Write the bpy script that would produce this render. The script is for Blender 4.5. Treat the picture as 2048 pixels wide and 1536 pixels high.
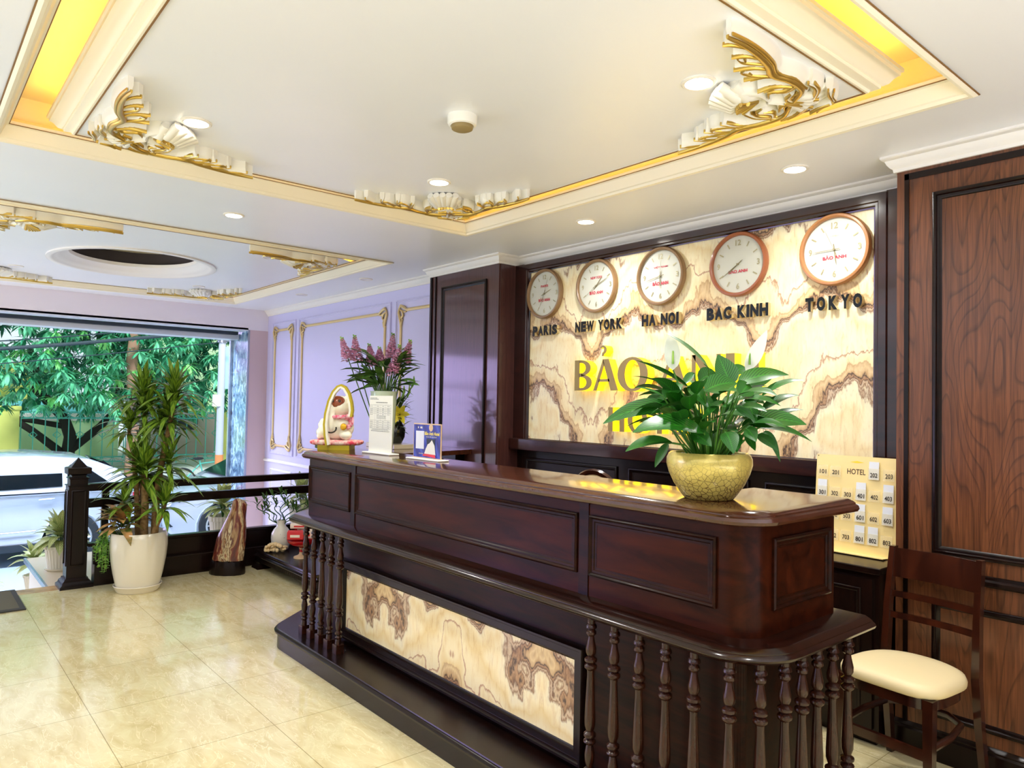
import bpy, math, random
from math import sin, cos, pi, radians as R
from mathutils import Vector as V, Matrix, Euler
random.seed(11)
SC = bpy.context.scene
COL = SC.collection
for o in list(bpy.data.objects): bpy.data.objects.remove(o)

# ------------------------------------------------------------ camera, world, lights, exposure
cam = bpy.data.cameras.new('camera'); co = bpy.data.objects.new('camera', cam); COL.objects.link(co)
cam.sensor_width = 36; cam.lens = 1450.4 / 2048 * 36; cam.clip_start = .05; cam.clip_end = 300
yaw, pit, rol = R(-49.7387), R(1.5869), R(-1.0650)
fw = V((sin(yaw) * cos(pit), cos(yaw) * cos(pit), sin(pit)))
rt = V((cos(yaw), -sin(yaw), 0)); dn = fw.cross(rt)
r2 = rt * cos(rol) + dn * sin(rol); d2 = dn * cos(rol) - rt * sin(rol)
m = Matrix((r2, -d2, -fw)).transposed().to_4x4(); m.translation = (0, 0, 1.5)
co.matrix_world = m; SC.camera = co

SC.view_settings.view_transform = 'Standard'; SC.view_settings.look = 'None'
SC.view_settings.gamma = 1; SC.view_settings.exposure = 0.24
SC.view_settings.use_curve_mapping = False
SC.cycles.max_bounces = 7; SC.cycles.diffuse_bounces = 4; SC.cycles.glossy_bounces = 4
SC.cycles.sample_clamp_indirect = 6; SC.cycles.use_denoising = True
SC.cycles.caustics_reflective = False; SC.cycles.caustics_refractive = False

w = bpy.data.worlds.new('sky'); SC.world = w; w.use_nodes = True
nt = w.node_tree; bg = nt.nodes['Background']
tc = nt.nodes.new('ShaderNodeTexCoord'); sx = nt.nodes.new('ShaderNodeSeparateXYZ')
nt.links.new(tc.outputs['Generated'], sx.inputs[0])
def wramp(sock, stops):
    r = nt.nodes.new('ShaderNodeValToRGB'); q = nt.nodes.new('ShaderNodeMapRange'); q.inputs['From Min'].default_value = -1; q.inputs['From Max'].default_value = 1
    nt.links.new(sock, q.inputs['Value']); nt.links.new(q.outputs[0], r.inputs[0])
    while len(r.color_ramp.elements) < len(stops): r.color_ramp.elements.new(.5)
    for e_, (p_, c_) in zip(r.color_ramp.elements, stops): e_.position = p_; e_.color = (*c_, 1)
    return r.outputs[0]
def wadd(a_, b_, mode):
    n_ = nt.nodes.new('ShaderNodeMix'); n_.data_type = 'RGBA'; n_.blend_type = mode; n_.inputs[0].default_value = 1
    nt.links.new(a_, n_.inputs[6]); nt.links.new(b_, n_.inputs[7]); return n_.outputs[2]
hz = wramp(sx.outputs[0], [(.30, (.80, .95, 1.05)), (.50, (.42, .40, .38))])           # daylight over the street, dim lobby elsewhere
vt = wramp(sx.outputs[2], [(.18, (12.5, 13.2, 15.8)), (.36, (7.6, 8.0, 9.6)), (.43, (1.0, 1.0, 1.0)), (1, (1.2, 1.2, 1.3))])  # bright lower half is an added glow that lifts the ceiling
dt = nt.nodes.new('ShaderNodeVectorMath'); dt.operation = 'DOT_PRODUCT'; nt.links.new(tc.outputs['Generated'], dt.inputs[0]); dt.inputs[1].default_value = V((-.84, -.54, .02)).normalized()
lobe = wramp(dt.outputs['Value'], [(.955, (0, 0, 0)), (.985, (4.2, 3.1, 7.0))])          # violet glow added to the sky to tint the wood reflections
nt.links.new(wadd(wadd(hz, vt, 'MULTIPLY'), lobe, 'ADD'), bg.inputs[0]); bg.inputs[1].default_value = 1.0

def light(name, kind, loc, rot, power, color, **k):
    l = bpy.data.lights.new(name, kind); l.energy = power; l.color = color
    for a, b in k.items(): setattr(l, a, b)
    o = bpy.data.objects.new(name, l); COL.objects.link(o); o.location = loc; o.rotation_euler = rot
    return o
light('daylight', 'AREA', (-10.1, .9, 2.95), (0, R(-40), 0), 800, (.74, .80, 1.0), shape='RECTANGLE', size=1.0, size_y=5.2)  # unseen area lamp added above the lintel to stand in for daylight
light('sun', 'SUN', (0, 0, 20), (R(10), R(43), 0), 4.4, (.90, .97, 1), angle=R(12))

# ------------------------------------------------------------ materials
def srgb(r, g, b):
    f = lambda c: (c / 255 / 12.92) if c <= 10 else ((c / 255 + .055) / 1.055) ** 2.4
    return (f(r), f(g), f(b), 1)
MATS = {}
def mat(name, col=(200, 200, 200), rough=.5, metal=0., spec=.5, emit=None, es=1., trans=0., coat=0., alpha=1.):
    m = bpy.data.materials.new(name); m.use_nodes = True; b = m.node_tree.nodes['Principled BSDF']
    b.inputs['Base Color'].default_value = srgb(*col); b.inputs['Roughness'].default_value = rough
    b.inputs['Metallic'].default_value = metal; b.inputs['Specular IOR Level'].default_value = spec
    b.inputs['Coat Weight'].default_value = coat; b.inputs['Coat Roughness'].default_value = .08
    if trans: b.inputs['Transmission Weight'].default_value = trans
    if alpha < 1: b.inputs['Alpha'].default_value = alpha
    if emit: b.inputs['Emission Color'].default_value = srgb(*emit); b.inputs['Emission Strength'].default_value = es
    MATS[name] = m; return m
def nodes(m): return m.node_tree, m.node_tree.nodes['Principled BSDF']
def coords(nt, scale=(1, 1, 1), rot=(0, 0, 0), loc=(0, 0, 0), src='Object'):
    t = nt.nodes.new('ShaderNodeTexCoord'); mp = nt.nodes.new('ShaderNodeMapping')
    mp.inputs['Scale'].default_value = scale; mp.inputs['Rotation'].default_value = rot; mp.inputs['Location'].default_value = loc
    nt.links.new(t.outputs[src], mp.inputs[0]); return mp.outputs[0]
def ramp(nt, fac, stops, interp='LINEAR'):
    r = nt.nodes.new('ShaderNodeValToRGB'); cr = r.color_ramp; cr.interpolation = interp
    while len(cr.elements) < len(stops): cr.elements.new(.5)
    for e, (p, c) in zip(cr.elements, stops): e.position = p; e.color = srgb(*c)
    nt.links.new(fac, r.inputs[0]); return r.outputs[0]
def noise(nt, vec, scale=5, detail=4, rough=.5, dist=0, out=0):
    n = nt.nodes.new('ShaderNodeTexNoise'); n.inputs['Scale'].default_value = scale
    n.inputs['Detail'].default_value = detail; n.inputs['Roughness'].default_value = rough; n.inputs['Distortion'].default_value = dist
    if vec is not None: nt.links.new(vec, n.inputs['Vector'])
    return n.outputs[out]
def mth(nt, op, a, b=None, c=None):
    n = nt.nodes.new('ShaderNodeMath'); n.operation = op
    for i, x in enumerate((a, b, c)):
        if x is None: continue
        if isinstance(x, (int, float)): n.inputs[i].default_value = x
        else: nt.links.new(x, n.inputs[i])
    return n.outputs[0]
def mix(nt, fac, a, b, mode='MIX'):
    n = nt.nodes.new('ShaderNodeMix'); n.data_type = 'RGBA'; n.blend_type = mode
    for s, x in ((n.inputs[0], fac), (n.inputs[6], a), (n.inputs[7], b)):
        if isinstance(x, (int, float)): s.default_value = x
        elif isinstance(x, tuple): s.default_value = x
        else: nt.links.new(x, s)
    return n.outputs[2]
def sep(nt, vec):
    s = nt.nodes.new('ShaderNodeSeparateXYZ'); nt.links.new(vec, s.inputs[0]); return s.outputs
def comb(nt, *a):
    s = nt.nodes.new('ShaderNodeCombineXYZ')
    for i, x in enumerate(a):
        if isinstance(x, (int, float)): s.inputs[i].default_value = x
        else: nt.links.new(x, s.inputs[i])
    return s.outputs[0]

def wood(name, dark, light_, rough=.3, scale=(14, 14, 1.1), coat=.0, grain=(0.35, .65), figure=0, spec=.5):
    m = mat(name, light_, rough, coat=coat, spec=spec); nt, b = nodes(m)
    v = coords(nt, scale)
    n = noise(nt, v, 3.2, 5, .6, .6)
    col = ramp(nt, n, [(grain[0], dark), (grain[1], light_)])
    if figure:
        v2 = coords(nt, (1, 1, 1)); s = sep(nt, v2)
        wv = noise(nt, coords(nt, (2.6, 2.6, .42)), 1.6, 2, .5, .3)
        lines = mth(nt, 'FRACT', mth(nt, 'MULTIPLY', wv, 26))
        lf = ramp(nt, lines, [(0, (0, 0, 0)), (.10, (255, 255, 255)), (.8, (255, 255, 255)), (1, (90, 90, 90))])
        col = mix(nt, figure, col, lf, 'MULTIPLY')
    nt.links.new(col, b.inputs['Base Color']); return m

def walnut_base():
    M = MATS
    wood('counter_wood', (22, 8, 4), (46, 17, 7), .3, (1.2, 10, 10), coat=.03, spec=.12)
    wood('counter_wood_v', (28, 11, 6), (60, 27, 14), .26, (14, 14, 1.6), coat=.12, spec=.4)
    wood('ledge_wood', (22, 8, 5), (40, 16, 10), .18, (2, 10, 2.5), coat=.15, spec=.4)
    wood('top_wood', (62, 31, 19), (76, 39, 24), .14, (1.6, 8, 1.6), coat=.4)
    wood('panel_wood', (34, 11, 5), (62, 23, 9), .28, (.8, 5, 5), coat=.03, spec=.1)
    wood('dark_wood', (14, 6, 5), (30, 13, 9), .26, (12, 12, 1.2), coat=.04, spec=.28)
    wood('dark_wood_h', (14, 6, 5), (30, 13, 9), .26, (12, 1.2, 12), coat=.04, spec=.28)
    wood('frame_wood', (30, 10, 9), (56, 24, 18), .2, (1.5, 12, 12), coat=.4)
    wood('oak_wall', (84, 46, 26), (120, 72, 44), .34, (30, 30, .9), coat=.1, figure=.48)
    wood('oak_pillar', (66, 36, 34), (84, 50, 46), .3, (30, 30, .9), coat=.6, figure=.2)
    wood('chair_wood', (34, 13, 8), (62, 26, 14), .2, (5, 5, .8), coat=.5)
walnut_base()

mat('paint_white', (248, 247, 246), .45); mat('lav_daylight_tint', (214, 210, 246), .42); mat('paint_front', (246, 238, 248), .5); mat('moulding', (246, 238, 214), .4)  # lavender of the left wall carries part of the cool daylight in its colour
mat('crown', (240, 236, 230), .4)
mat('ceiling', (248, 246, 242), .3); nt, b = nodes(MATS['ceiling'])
n = noise(nt, coords(nt, (1, 1, 1)), .7, 3, .5); nt.links.new(ramp(nt, n, [(.35, (236, 238, 242)), (.65, (242, 243, 247))]), b.inputs['Base Color'])  # white paint tinted bluish, the daylight cast is put into the colour
mat('cove', (255, 246, 220), .6)
mat('led', (255, 240, 170), .5, emit=(255, 200, 72), es=9)
mat('gilt', (206, 172, 84), .3, metal=.8); mat('stain', (132, 96, 48), .6); mat('gilt_soft', (224, 196, 138), .4, metal=.35); mat('relief', (240, 236, 222), .4)
mat('lamp_glow', (255, 255, 255), .5, emit=(255, 252, 244), es=14); mat('lamp_ring', (238, 232, 220), .4); mat('lamp_off', (222, 220, 226), .35)
mat('white_plastic', (240, 238, 226), .35); mat('dusty', (150, 130, 84), .7)
mat('dial', (212, 212, 198), .5); mat('clock_rim', (176, 120, 72), .35, coat=.3); mat('clock_rim_red', (160, 92, 58), .35, coat=.3); mat('clock_rim_dark', (142, 110, 76), .35, coat=.3)
mat('mark', (176, 168, 130), .4, metal=.3); mat('red_ink', (206, 40, 70), .5); mat('hand', (150, 140, 104), .4, metal=.3)
mat('black_gloss', (6, 6, 8), .16, coat=.1, spec=.3); mat('letter_side', (210, 190, 140), .35)
mat('sign_face', (150, 128, 78), .34, metal=.5); mat('sign_glow', (255, 232, 40), .5, emit=(255, 222, 20), es=1.25)
mat('board', (248, 224, 158), .4); mat('card', (232, 236, 246), .4); mat('ink', (30, 24, 26), .5); mat('acrylic', (250, 240, 206), .3, alpha=.22, spec=.2)
mat('brown_ink', (84, 52, 26), .5); mat('yellow_ink', (250, 220, 60), .5)
mat('pebble', (240, 238, 226), .45); mat('soil', (60, 44, 30), .9)
mat('leather', (240, 222, 176), .45, coat=.05)
mat('ceramic', (240, 232, 214), .18, coat=.4); mat('ceramic_ribbed', (230, 226, 212), .3)
mat('metal_edge', (150, 170, 190), .25, metal=.8); mat('edge_marble', (196, 160, 120), .3)
mat('mat_grey', (92, 88, 70), .9); mat('mat_edge', (56, 54, 50), .7)
mat('asphalt', (158, 178, 192), .8); mat('pavement', (206, 214, 204), .8)
mat('car_paint', (190, 204, 220), .12, coat=.7); mat('car_glass', (10, 18, 26), .08, spec=.3); mat('tyre', (34, 40, 46), .8); mat('rim', (190, 200, 205), .3, metal=.6)
mat('car_dark', (30, 42, 54), .5); mat('tail_red', (200, 20, 50), .2, coat=.5)
mat('glass', (20, 60, 50), 0.02, spec=.5, alpha=.06)
mat('lime', (206, 246, 190), .8); mat('pale_yellow', (240, 240, 130), .7); mat('fence_teal', (96, 206, 186), .5); mat('grey_wall', (196, 186, 172), .9)
mat('cyan_wall', (120, 214, 220), .7); mat('white_wall', (238, 240, 232), .7)
mat('concrete_pole', (196, 206, 214), .8); mat('board_sky', (176, 222, 226), .6); mat('cable', (40, 60, 66), .6); mat('orange_band', (236, 150, 90), .6)
mat('pink_col', (222, 196, 200), .35); mat('steel', (170, 178, 188), .25, metal=.8); mat('white_trim', (226, 232, 244), .3)
mat('bark_dark', (52, 44, 40), .9); mat('bark_pale', (168, 130, 106), .9)
mat('red_gloss', (196, 22, 30), .2, coat=.4); mat('pack_white', (244, 228, 216), .3); mat('pack_red', (214, 26, 40), .25, coat=.3); mat('blue_cap', (30, 110, 190), .4)
mat('coral', (240, 214, 166), .5); mat('olive_gold', (186, 166, 22), .3, coat=.3); mat('cat_white', (246, 242, 222), .18, coat=.5); mat('cat_brown', (140, 62, 26), .12, coat=.6)
mat('cat_black', (20, 18, 18), .2, coat=.4); mat('gold_bright', (236, 184, 50), .25, metal=.6); mat('pink', (240, 150, 176), .4)
mat('paper', (236, 236, 224), .5); mat('print', (130, 132, 128), .6); mat('tan', (222, 190, 150), .5); mat('gold_text', (252, 232, 110), .5)
mat('petal_pink', (240, 186, 216), .6); mat('petal_yellow', (244, 226, 60), .5); mat('spathe', (242, 246, 234), .45); mat('bamboo', (46, 92, 34), .4)
mat('vase_glass', (206, 222, 198), .15, coat=.4); mat('dark_vase', (16, 22, 16), .2, coat=.3); mat('marble_slab', (226, 212, 184), .2)
mat('recess_dark', (60, 52, 54), .6)  # flat dark grey for the inside of the oval recess

def tiles():
    m = mat('floor_tile', (232, 212, 160), .1, coat=.3); nt, b = nodes(m)
    v = coords(nt, (1 / .6335, 1 / .6335, 1), loc=(-.83, -.172, 0))
    br = nt.nodes.new('ShaderNodeTexBrick'); nt.links.new(v, br.inputs['Vector'])
    br.offset = 0; br.inputs['Scale'].default_value = 1; br.inputs['Brick Width'].default_value = 1; br.inputs['Row Height'].default_value = 1
    br.inputs['Mortar Size'].default_value = .0028; br.inputs['Mortar Smooth'].default_value = .1
    br.inputs['Color1'].default_value = (1, 1, 1, 1); br.inputs['Color2'].default_value = (.93, .93, .93, 1); br.inputs['Mortar'].default_value = (.50, .46, .38, 1)
    vv = coords(nt, (1.6, 4.2, 1), rot=(0, 0, R(40)))
    n = noise(nt, vv, 1.8, 8, .62, 1.4)
    base = ramp(nt, n, [(.30, (212, 194, 142)), (.46, (226, 211, 162)), (.60, (234, 224, 178)), (.70, (228, 215, 170))])
    n2 = noise(nt, coords(nt, (1.2, 3.4, 1), rot=(0, 0, R(34))), 3.4, 6, .55, 1.8)
    vein = ramp(nt, n2, [(.475, (0, 0, 0)), (.497, (255, 255, 255)), (.51, (0, 0, 0))])
    base = mix(nt, mth(nt, 'MULTIPLY', vein, .75), base, srgb(252, 240, 200))
    nt.links.new(mix(nt, 1., base, br.outputs['Color'], 'MULTIPLY'), b.inputs['Base Color'])
tiles()

def onyx(name, seed, xs=.63, zs=1.0, base=((255, 244, 208), (248, 228, 180), (232, 206, 160)), x0=0., fq=1.5):
    m = mat(name, (240, 220, 170), .28, coat=.2); nt, b = nodes(m)
    s = sep(nt, coords(nt, (1, 1, 1), loc=(x0, 0, 0)))
    px = mth(nt, 'PINGPONG', s[0], xs)
    v = comb(nt, px, seed, s[2])
    big = noise(nt, v, 2.1 / zs, 2, .5, 0)
    med = noise(nt, comb(nt, mth(nt, 'MULTIPLY', px, 3.2), seed + 3, s[2]), 3.2, 5, .62, .2)
    h = mth(nt, 'ADD', mth(nt, 'ADD', mth(nt, 'MULTIPLY', s[2], 1.25 / zs), mth(nt, 'MULTIPLY', px, .55)), mth(nt, 'ADD', mth(nt, 'MULTIPLY', big, 1.5), mth(nt, 'MULTIPLY', med, .42)))
    t = mth(nt, 'FRACT', mth(nt, 'MULTIPLY', h, fq))
    c1, c2, c3 = base
    band = ramp(nt, t, [(0, c1), (.22, c2), (.34, c1), (.42, (246, 236, 206)), (.455, (150, 112, 84)), (.475, (222, 200, 170)), (.50, (112, 78, 56)),
                        (.525, (190, 150, 112)), (.55, (62, 44, 36)), (.575, (206, 170, 124)), (.64, c3), (.70, (206, 172, 128)), (.715, c2), (.86, c1), (.90, (186, 136, 104)), (.915, c1), (1, c1)])
    fine = noise(nt, comb(nt, mth(nt, 'MULTIPLY', px, 5), seed, s[2]), 9, 6, .7, .8)
    shade = ramp(nt, fine, [(.30, (228, 208, 180)), (.48, (255, 252, 244)), (.7, (255, 255, 255))])
    nt.links.new(mix(nt, .8, band, shade, 'MULTIPLY'), b.inputs['Base Color'])
onyx('onyx_wall', 2.0, .66, 1.0, x0=4.19); onyx('onyx_counter', 7.3, .62, .62, ((252, 238, 200), (240, 216, 160), (236, 212, 164)), x0=3.8, fq=1.15)

def leafmat(name, a, bcol, rough=.35, scale=30, em=0, tr=.0):
    m = mat(name, a, rough); nt, b = nodes(m)
    n = noise(nt, coords(nt, (1, 1, 1)), scale, 2, .5)
    nt.links.new(ramp(nt, n, [(.35, a), (.65, bcol)]), b.inputs['Base Color'])
    return m
leafmat('lily_leaf', (20, 74, 22), (58, 136, 36), .28, 9); leafmat('lily_stem', (54, 110, 34), (84, 140, 50), .4, 9)
leafmat('dracaena', (48, 84, 24), (120, 152, 46), .4, 7); leafmat('dracaena_trunk', (120, 92, 52), (160, 128, 84), .8, 40)
leafmat('aglaonema', (226, 232, 150), (110, 150, 60), .4, 22); leafmat('croton', (84, 104, 40), (214, 160, 104), .4, 14)
leafmat('creeper', (86, 150, 34), (166, 208, 90), .45, 20)
leafmat('mango', (24, 140, 92), (136, 236, 184), .45, 1.2); leafmat('mango_lit', (96, 214, 110), (170, 250, 150), .5, 2); leafmat('mango_dark', (4, 80, 56), (50, 160, 118), .6, 1.4)  # bright and dark leaf copies paint sun and inner shade into the foliage
leafmat('stock_leaf', (36, 74, 22), (86, 126, 50), .45, 12); leafmat('lilium_leaf', (24, 60, 26), (90, 120, 50), .4, 14)
leafmat('cushion', (226, 60, 84), (250, 226, 214), .6, 34); leafmat('scarf', (226, 70, 110), (250, 200, 214), .6, 60)
leafmat('edge_tile', (150, 104, 60), (214, 176, 118), .25, 6)

def stone_mat():
    m = mat('viewing_stone', (150, 90, 60), .22, coat=.5); nt, b = nodes(m)
    v = coords(nt, (1, 1, .22))
    n = noise(nt, v, 7, 5, .6, .9)
    s = sep(nt, coords(nt)); u = mth(nt, 'ADD', mth(nt, 'MULTIPLY', s[0], .55), mth(nt, 'MULTIPLY', s[1], .85))
    t = mth(nt, 'FRACT', mth(nt, 'ADD', mth(nt, 'MULTIPLY', u, 7.), mth(nt, 'MULTIPLY', n, 3.2)))
    nt.links.new(ramp(nt, t, [(0, (86, 40, 32)), (.16, (146, 74, 54)), (.28, (220, 196, 150)), (.38, (120, 78, 52)), (.5, (232, 214, 172)), (.6, (92, 34, 30)), (.72, (186, 150, 104)), (.84, (122, 52, 42)), (1, (86, 40, 32))]), b.inputs['Base Color'])
stone_mat()
def crackle():
    m = mat('gold_crackle', (220, 196, 96), .28, metal=.25, coat=.5); nt, b = nodes(m)
    v = nt.nodes.new('ShaderNodeTexVoronoi'); v.feature = 'DISTANCE_TO_EDGE'; v.inputs['Scale'].default_value = 58
    nt.links.new(coords(nt), v.inputs['Vector'])
    s = sep(nt, coords(nt)); fade = mth(nt, 'SUBTRACT', 1.25, mth(nt, 'MULTIPLY', s[2], 8.5))
    line = mth(nt, 'MULTIPLY', mth(nt, 'LESS_THAN', v.outputs['Distance'], .045), mth(nt, 'MINIMUM', mth(nt, 'MAXIMUM', fade, .12), 1))
    nt.links.new(mix(nt, line, srgb(228, 208, 112), srgb(96, 60, 26)), b.inputs['Base Color'])
crackle()
def granite():
    m = mat('granite_mirror', (100, 130, 170), .12, coat=.6); nt, b = nodes(m)
    n = noise(nt, coords(nt, (3, 3, 1.4)), 5, 8, .7, 1)
    nt.links.new(ramp(nt, n, [(.36, (44, 56, 92)), (.5, (104, 138, 168)), (.62, (176, 206, 214))]), b.inputs['Base Color'])
granite()
def vasepaint():
    m = mat('vase_paint', (236, 232, 220), .15, coat=.5); nt, b = nodes(m)
    n = noise(nt, coords(nt), 26, 5, .7, 1.5); n2 = noise(nt, coords(nt), 8, 2, .5)
    f = mth(nt, 'MULTIPLY', mth(nt, 'GREATER_THAN', n, .60), mth(nt, 'GREATER_THAN', n2, .53))
    nt.links.new(mix(nt, f, srgb(236, 232, 220), srgb(90, 84, 80)), b.inputs['Base Color'])
vasepaint()
def veined(name, a, bb, lines=18):
    m = mat(name, a, .34, coat=.06); nt, b = nodes(m)
    u = nt.nodes.new('ShaderNodeUVMap'); s = sep(nt, u.outputs[0])
    k = mth(nt, 'ABSOLUTE', mth(nt, 'SUBTRACT', s[1], .5))
    t = mth(nt, 'FRACT', mth(nt, 'SUBTRACT', mth(nt, 'MULTIPLY', s[0], lines), mth(nt, 'MULTIPLY', k, lines * .7)))
    mid = mth(nt, 'LESS_THAN', k, .035)
    c = ramp(nt, t, [(0, a), (.45, bb), (.9, a), (1, a)])
    nt.links.new(mix(nt, mid, c, srgb(*bb)), b.inputs['Base Color'])
veined('lily_leaf', (14, 64, 16), (48, 124, 30), 12)
veined('aglaonema', (120, 156, 66), (238, 238, 176), 9)
veined('dracaena', (62, 104, 26), (140, 170, 56), 3)

# ------------------------------------------------------------ geometry helpers
class MB:
    def __init__(s, M=None): s.v = []; s.f = []; s.mi = []; s.uv = []; s.M = M
    def add(s, vs, fs, mi=0, uvs=None):
        o = len(s.v)
        for q in vs: s.v.append(tuple(s.M @ V(q)) if s.M else tuple(q))
        for i, f in enumerate(fs):
            s.f.append([o + k for k in f]); s.mi.append(mi); s.uv.append(uvs[i] if uvs else None)
        return s
    def box(s, x0, x1, y0, y1, z0, z1, mi=0, c=0):
        if c:
            return s.loft2([[(x0 + c, y0 + c), (x1 - c, y0 + c), (x1 - c, y1 - c), (x0 + c, y1 - c)]] + [[(x0, y0), (x1, y0), (x1, y1), (x0, y1)]] * 2 + [[(x0 + c, y0 + c), (x1 - c, y0 + c), (x1 - c, y1 - c), (x0 + c, y1 - c)]], [z0, z0 + c, z1 - c, z1], mi)
        return s.add([(x0, y0, z0), (x1, y0, z0), (x1, y1, z0), (x0, y1, z0), (x0, y0, z1), (x1, y0, z1), (x1, y1, z1), (x0, y1, z1)],
                     [(0, 3, 2, 1), (4, 5, 6, 7), (0, 1, 5, 4), (1, 2, 6, 5), (2, 3, 7, 6), (3, 0, 4, 7)], mi)
    def loft2(s, rings, zs, mi=0, cap=True):
        return s.loft([[(x, y, z) for x, y in r] for r, z in zip(rings, zs)], mi, cap)
    def loft(s, rings, mi=0, cap=True, closed=True):
        n = len(rings[0]); vs = [p for r in rings for p in r]; fs = []
        for i in range(len(rings) - 1):
            for j in range(n if closed else n - 1):
                a = i * n + j; b = i * n + (j + 1) % n; fs.append((a, b, b + n, a + n))
        if cap: fs.append(tuple(range(n - 1, -1, -1))); fs.append(tuple(range((len(rings) - 1) * n, len(rings) * n)))
        return s.add(vs, fs, mi)
    def prism(s, poly, z0, z1, mi=0): return s.loft2([poly, poly], [z0, z1], mi)
    def lathe(s, prof, cx=0, cy=0, n=24, mi=0, cap=True, sx=1, sy=1):
        return s.loft([[(cx + r * sx * cos(2 * pi * k / n), cy + r * sy * sin(2 * pi * k / n), z) for k in range(n)] for r, z in prof], mi, cap)
    def tube(s, pts, rad, n=8, mi=0, cap=True, flat=1.0):
        pts = [V(p) for p in pts]; rings = []; up = V((0, 0, 1))
        if not hasattr(rad, '__len__'): rad = [rad] * len(pts)
        side = None
        for i, p in enumerate(pts):
            t = (pts[min(i + 1, len(pts) - 1)] - pts[max(i - 1, 0)])
            t = t.normalized() if t.length > 1e-9 else V((0, 0, 1))
            if side is None: side = t.cross(up) if abs(t.z) < .95 else t.cross(V((1, 0, 0)))
            side = (side - t * side.dot(t)).normalized(); nn = t.cross(side)
            rings.append([tuple(p + side * rad[i] * cos(2 * pi * k / n) + nn * rad[i] * flat * sin(2 * pi * k / n)) for k in range(n)])
        return s.loft(rings, mi, cap)
    def ball(s, c, r, n=12, m_=8, mi=0, rot=None):
        r = r if hasattr(r, '__len__') else (r, r, r); vs = []; fs = []
        for i in range(m_ + 1):
            th = pi * i / m_
            for j in range(n):
                p = V((r[0] * sin(th) * cos(2 * pi * j / n), r[1] * sin(th) * sin(2 * pi * j / n), -r[2] * cos(th)))
                if rot: p = rot @ p
                vs.append(tuple(p + V(c)))
        for i in range(m_):
            for j in range(n): fs.append((i * n + j, i * n + (j + 1) % n, (i + 1) * n + (j + 1) % n, (i + 1) * n + j))
        return s.add(vs, fs, mi)
    def sweep(s, prof, path, closed=True, mf=None, mi=0, cap=True):
        """prof [(d,w)]: d = offset to the left of travel; mf(u,v,w)->xyz"""
        mf = mf or (lambda u, v, w: (u, v, w)); n = len(path); rings = []
        for i in range(n):
            p = V(path[i]); a = V(path[i - 1]) if (closed or i > 0) else None; b = V(path[(i + 1) % n]) if (closed or i < n - 1) else None
            e1 = (p - a).normalized() if a is not None else None; e2 = (b - p).normalized() if b is not None else None
            n1 = V((-e1.y, e1.x)) if e1 else None; n2 = V((-e2.y, e2.x)) if e2 else None
            if n1 is None: mm = n2
            elif n2 is None: mm = n1
            else:
                mm = n1 + n2; L = mm.length
                mm = mm / (L * L / 2) if L > 1e-6 else n1
            rings.append([tuple(mf(p.x + mm.x * d, p.y + mm.y * d, w_)) for d, w_ in prof])
        if closed: rings.append(rings[0])
        k = len(prof); vs = [q for r in rings for q in r]; fs = []
        for i in range(len(rings) - 1):
            for j in range(k - 1): a = i * k + j; fs.append((a, a + 1, a + 1 + k, a + k))
        if cap and not closed: fs.append(tuple(range(k))); fs.append(tuple(range((len(rings) - 1) * k, len(rings) * k)))
        return s.add(vs, fs, mi)
    def leaf(s, p0, p1, wd, arch=.0, up=(0, 0, 1), n=7, fold=.18, mi=0, shape=0, roll=0.):
        p0 = V(p0); p1 = V(p1); up = V(up); mid = (p0 + p1) / 2 + V((0, 0, 1)) * arch; vs = []; fs = []; uvs = []
        for i in range(n + 1):
            t = i / n; c = p0 * (1 - t) ** 2 + mid * 2 * t * (1 - t) + p1 * t * t
            tg = ((mid - p0) * (1 - t) + (p1 - mid) * t)
            tg = tg.normalized() if tg.length > 1e-9 else V((1, 0, 0))
            sd = tg.cross(up); sd = sd.normalized() if sd.length > 1e-4 else V((1, 0, 0)); nn = sd.cross(tg)
            if roll: q = Matrix.Rotation(roll, 3, tg); sd = q @ sd; nn = q @ nn
            if shape == 0: hw = wd / 2 * sin(pi * min(1, t ** .75)) ** .8 if 0 < t < 1 else wd * .02
            elif shape == 1: hw = wd / 2 * (1 - t ** 3) * (.55 + .45 * min(1, t * 4)) + .0005
            else: hw = wd / 2 * max(.03, sin(pi * t) ** .6)
            vs += [tuple(c - sd * hw + nn * hw * fold), tuple(c), tuple(c + sd * hw + nn * hw * fold)]
            if i < n:
                a = i * 3; fs += [(a, a + 1, a + 4, a + 3), (a + 1, a + 2, a + 5, a + 4)]; t2 = (i + 1) / n
                uvs += [[(t, 0), (t, .5), (t2, .5), (t2, 0)], [(t, .5), (t, 1), (t2, 1), (t2, .5)]]
        return s.add(vs, fs, mi, uvs)
    def build(s, name, mats, parent=None, smooth=35, label=None, loc=None):
        me = bpy.data.meshes.new(name); me.from_pydata(s.v, [], s.f); me.validate(clean_customdata=False)
        mats = mats if isinstance(mats, (list, tuple)) else [mats]
        for q in mats: me.materials.append(MATS[q])
        if len(me.polygons) == len(s.mi):
            me.polygons.foreach_set('material_index', s.mi)
        if any(u for u in s.uv) and len(me.polygons) == len(s.f):
            ul = me.uv_layers.new(name='UVMap')
            for p, u in zip(me.polygons, s.uv):
                if u:
                    for k, li in enumerate(p.loop_indices): ul.data[li].uv = u[k]
        if smooth:
            me.polygons.foreach_set('use_smooth', [True] * len(me.polygons)); me.set_sharp_from_angle(angle=R(smooth))
        import bmesh
        bm = bmesh.new(); bm.from_mesh(me); bmesh.ops.recalc_face_normals(bm, faces=bm.faces); bm.to_mesh(me); bm.free()
        o = bpy.data.objects.new(name, me); COL.objects.link(o)
        if parent: o.parent = parent
        if label: o['label'] = label
        if loc is not None: o.location = loc
        return o
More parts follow.
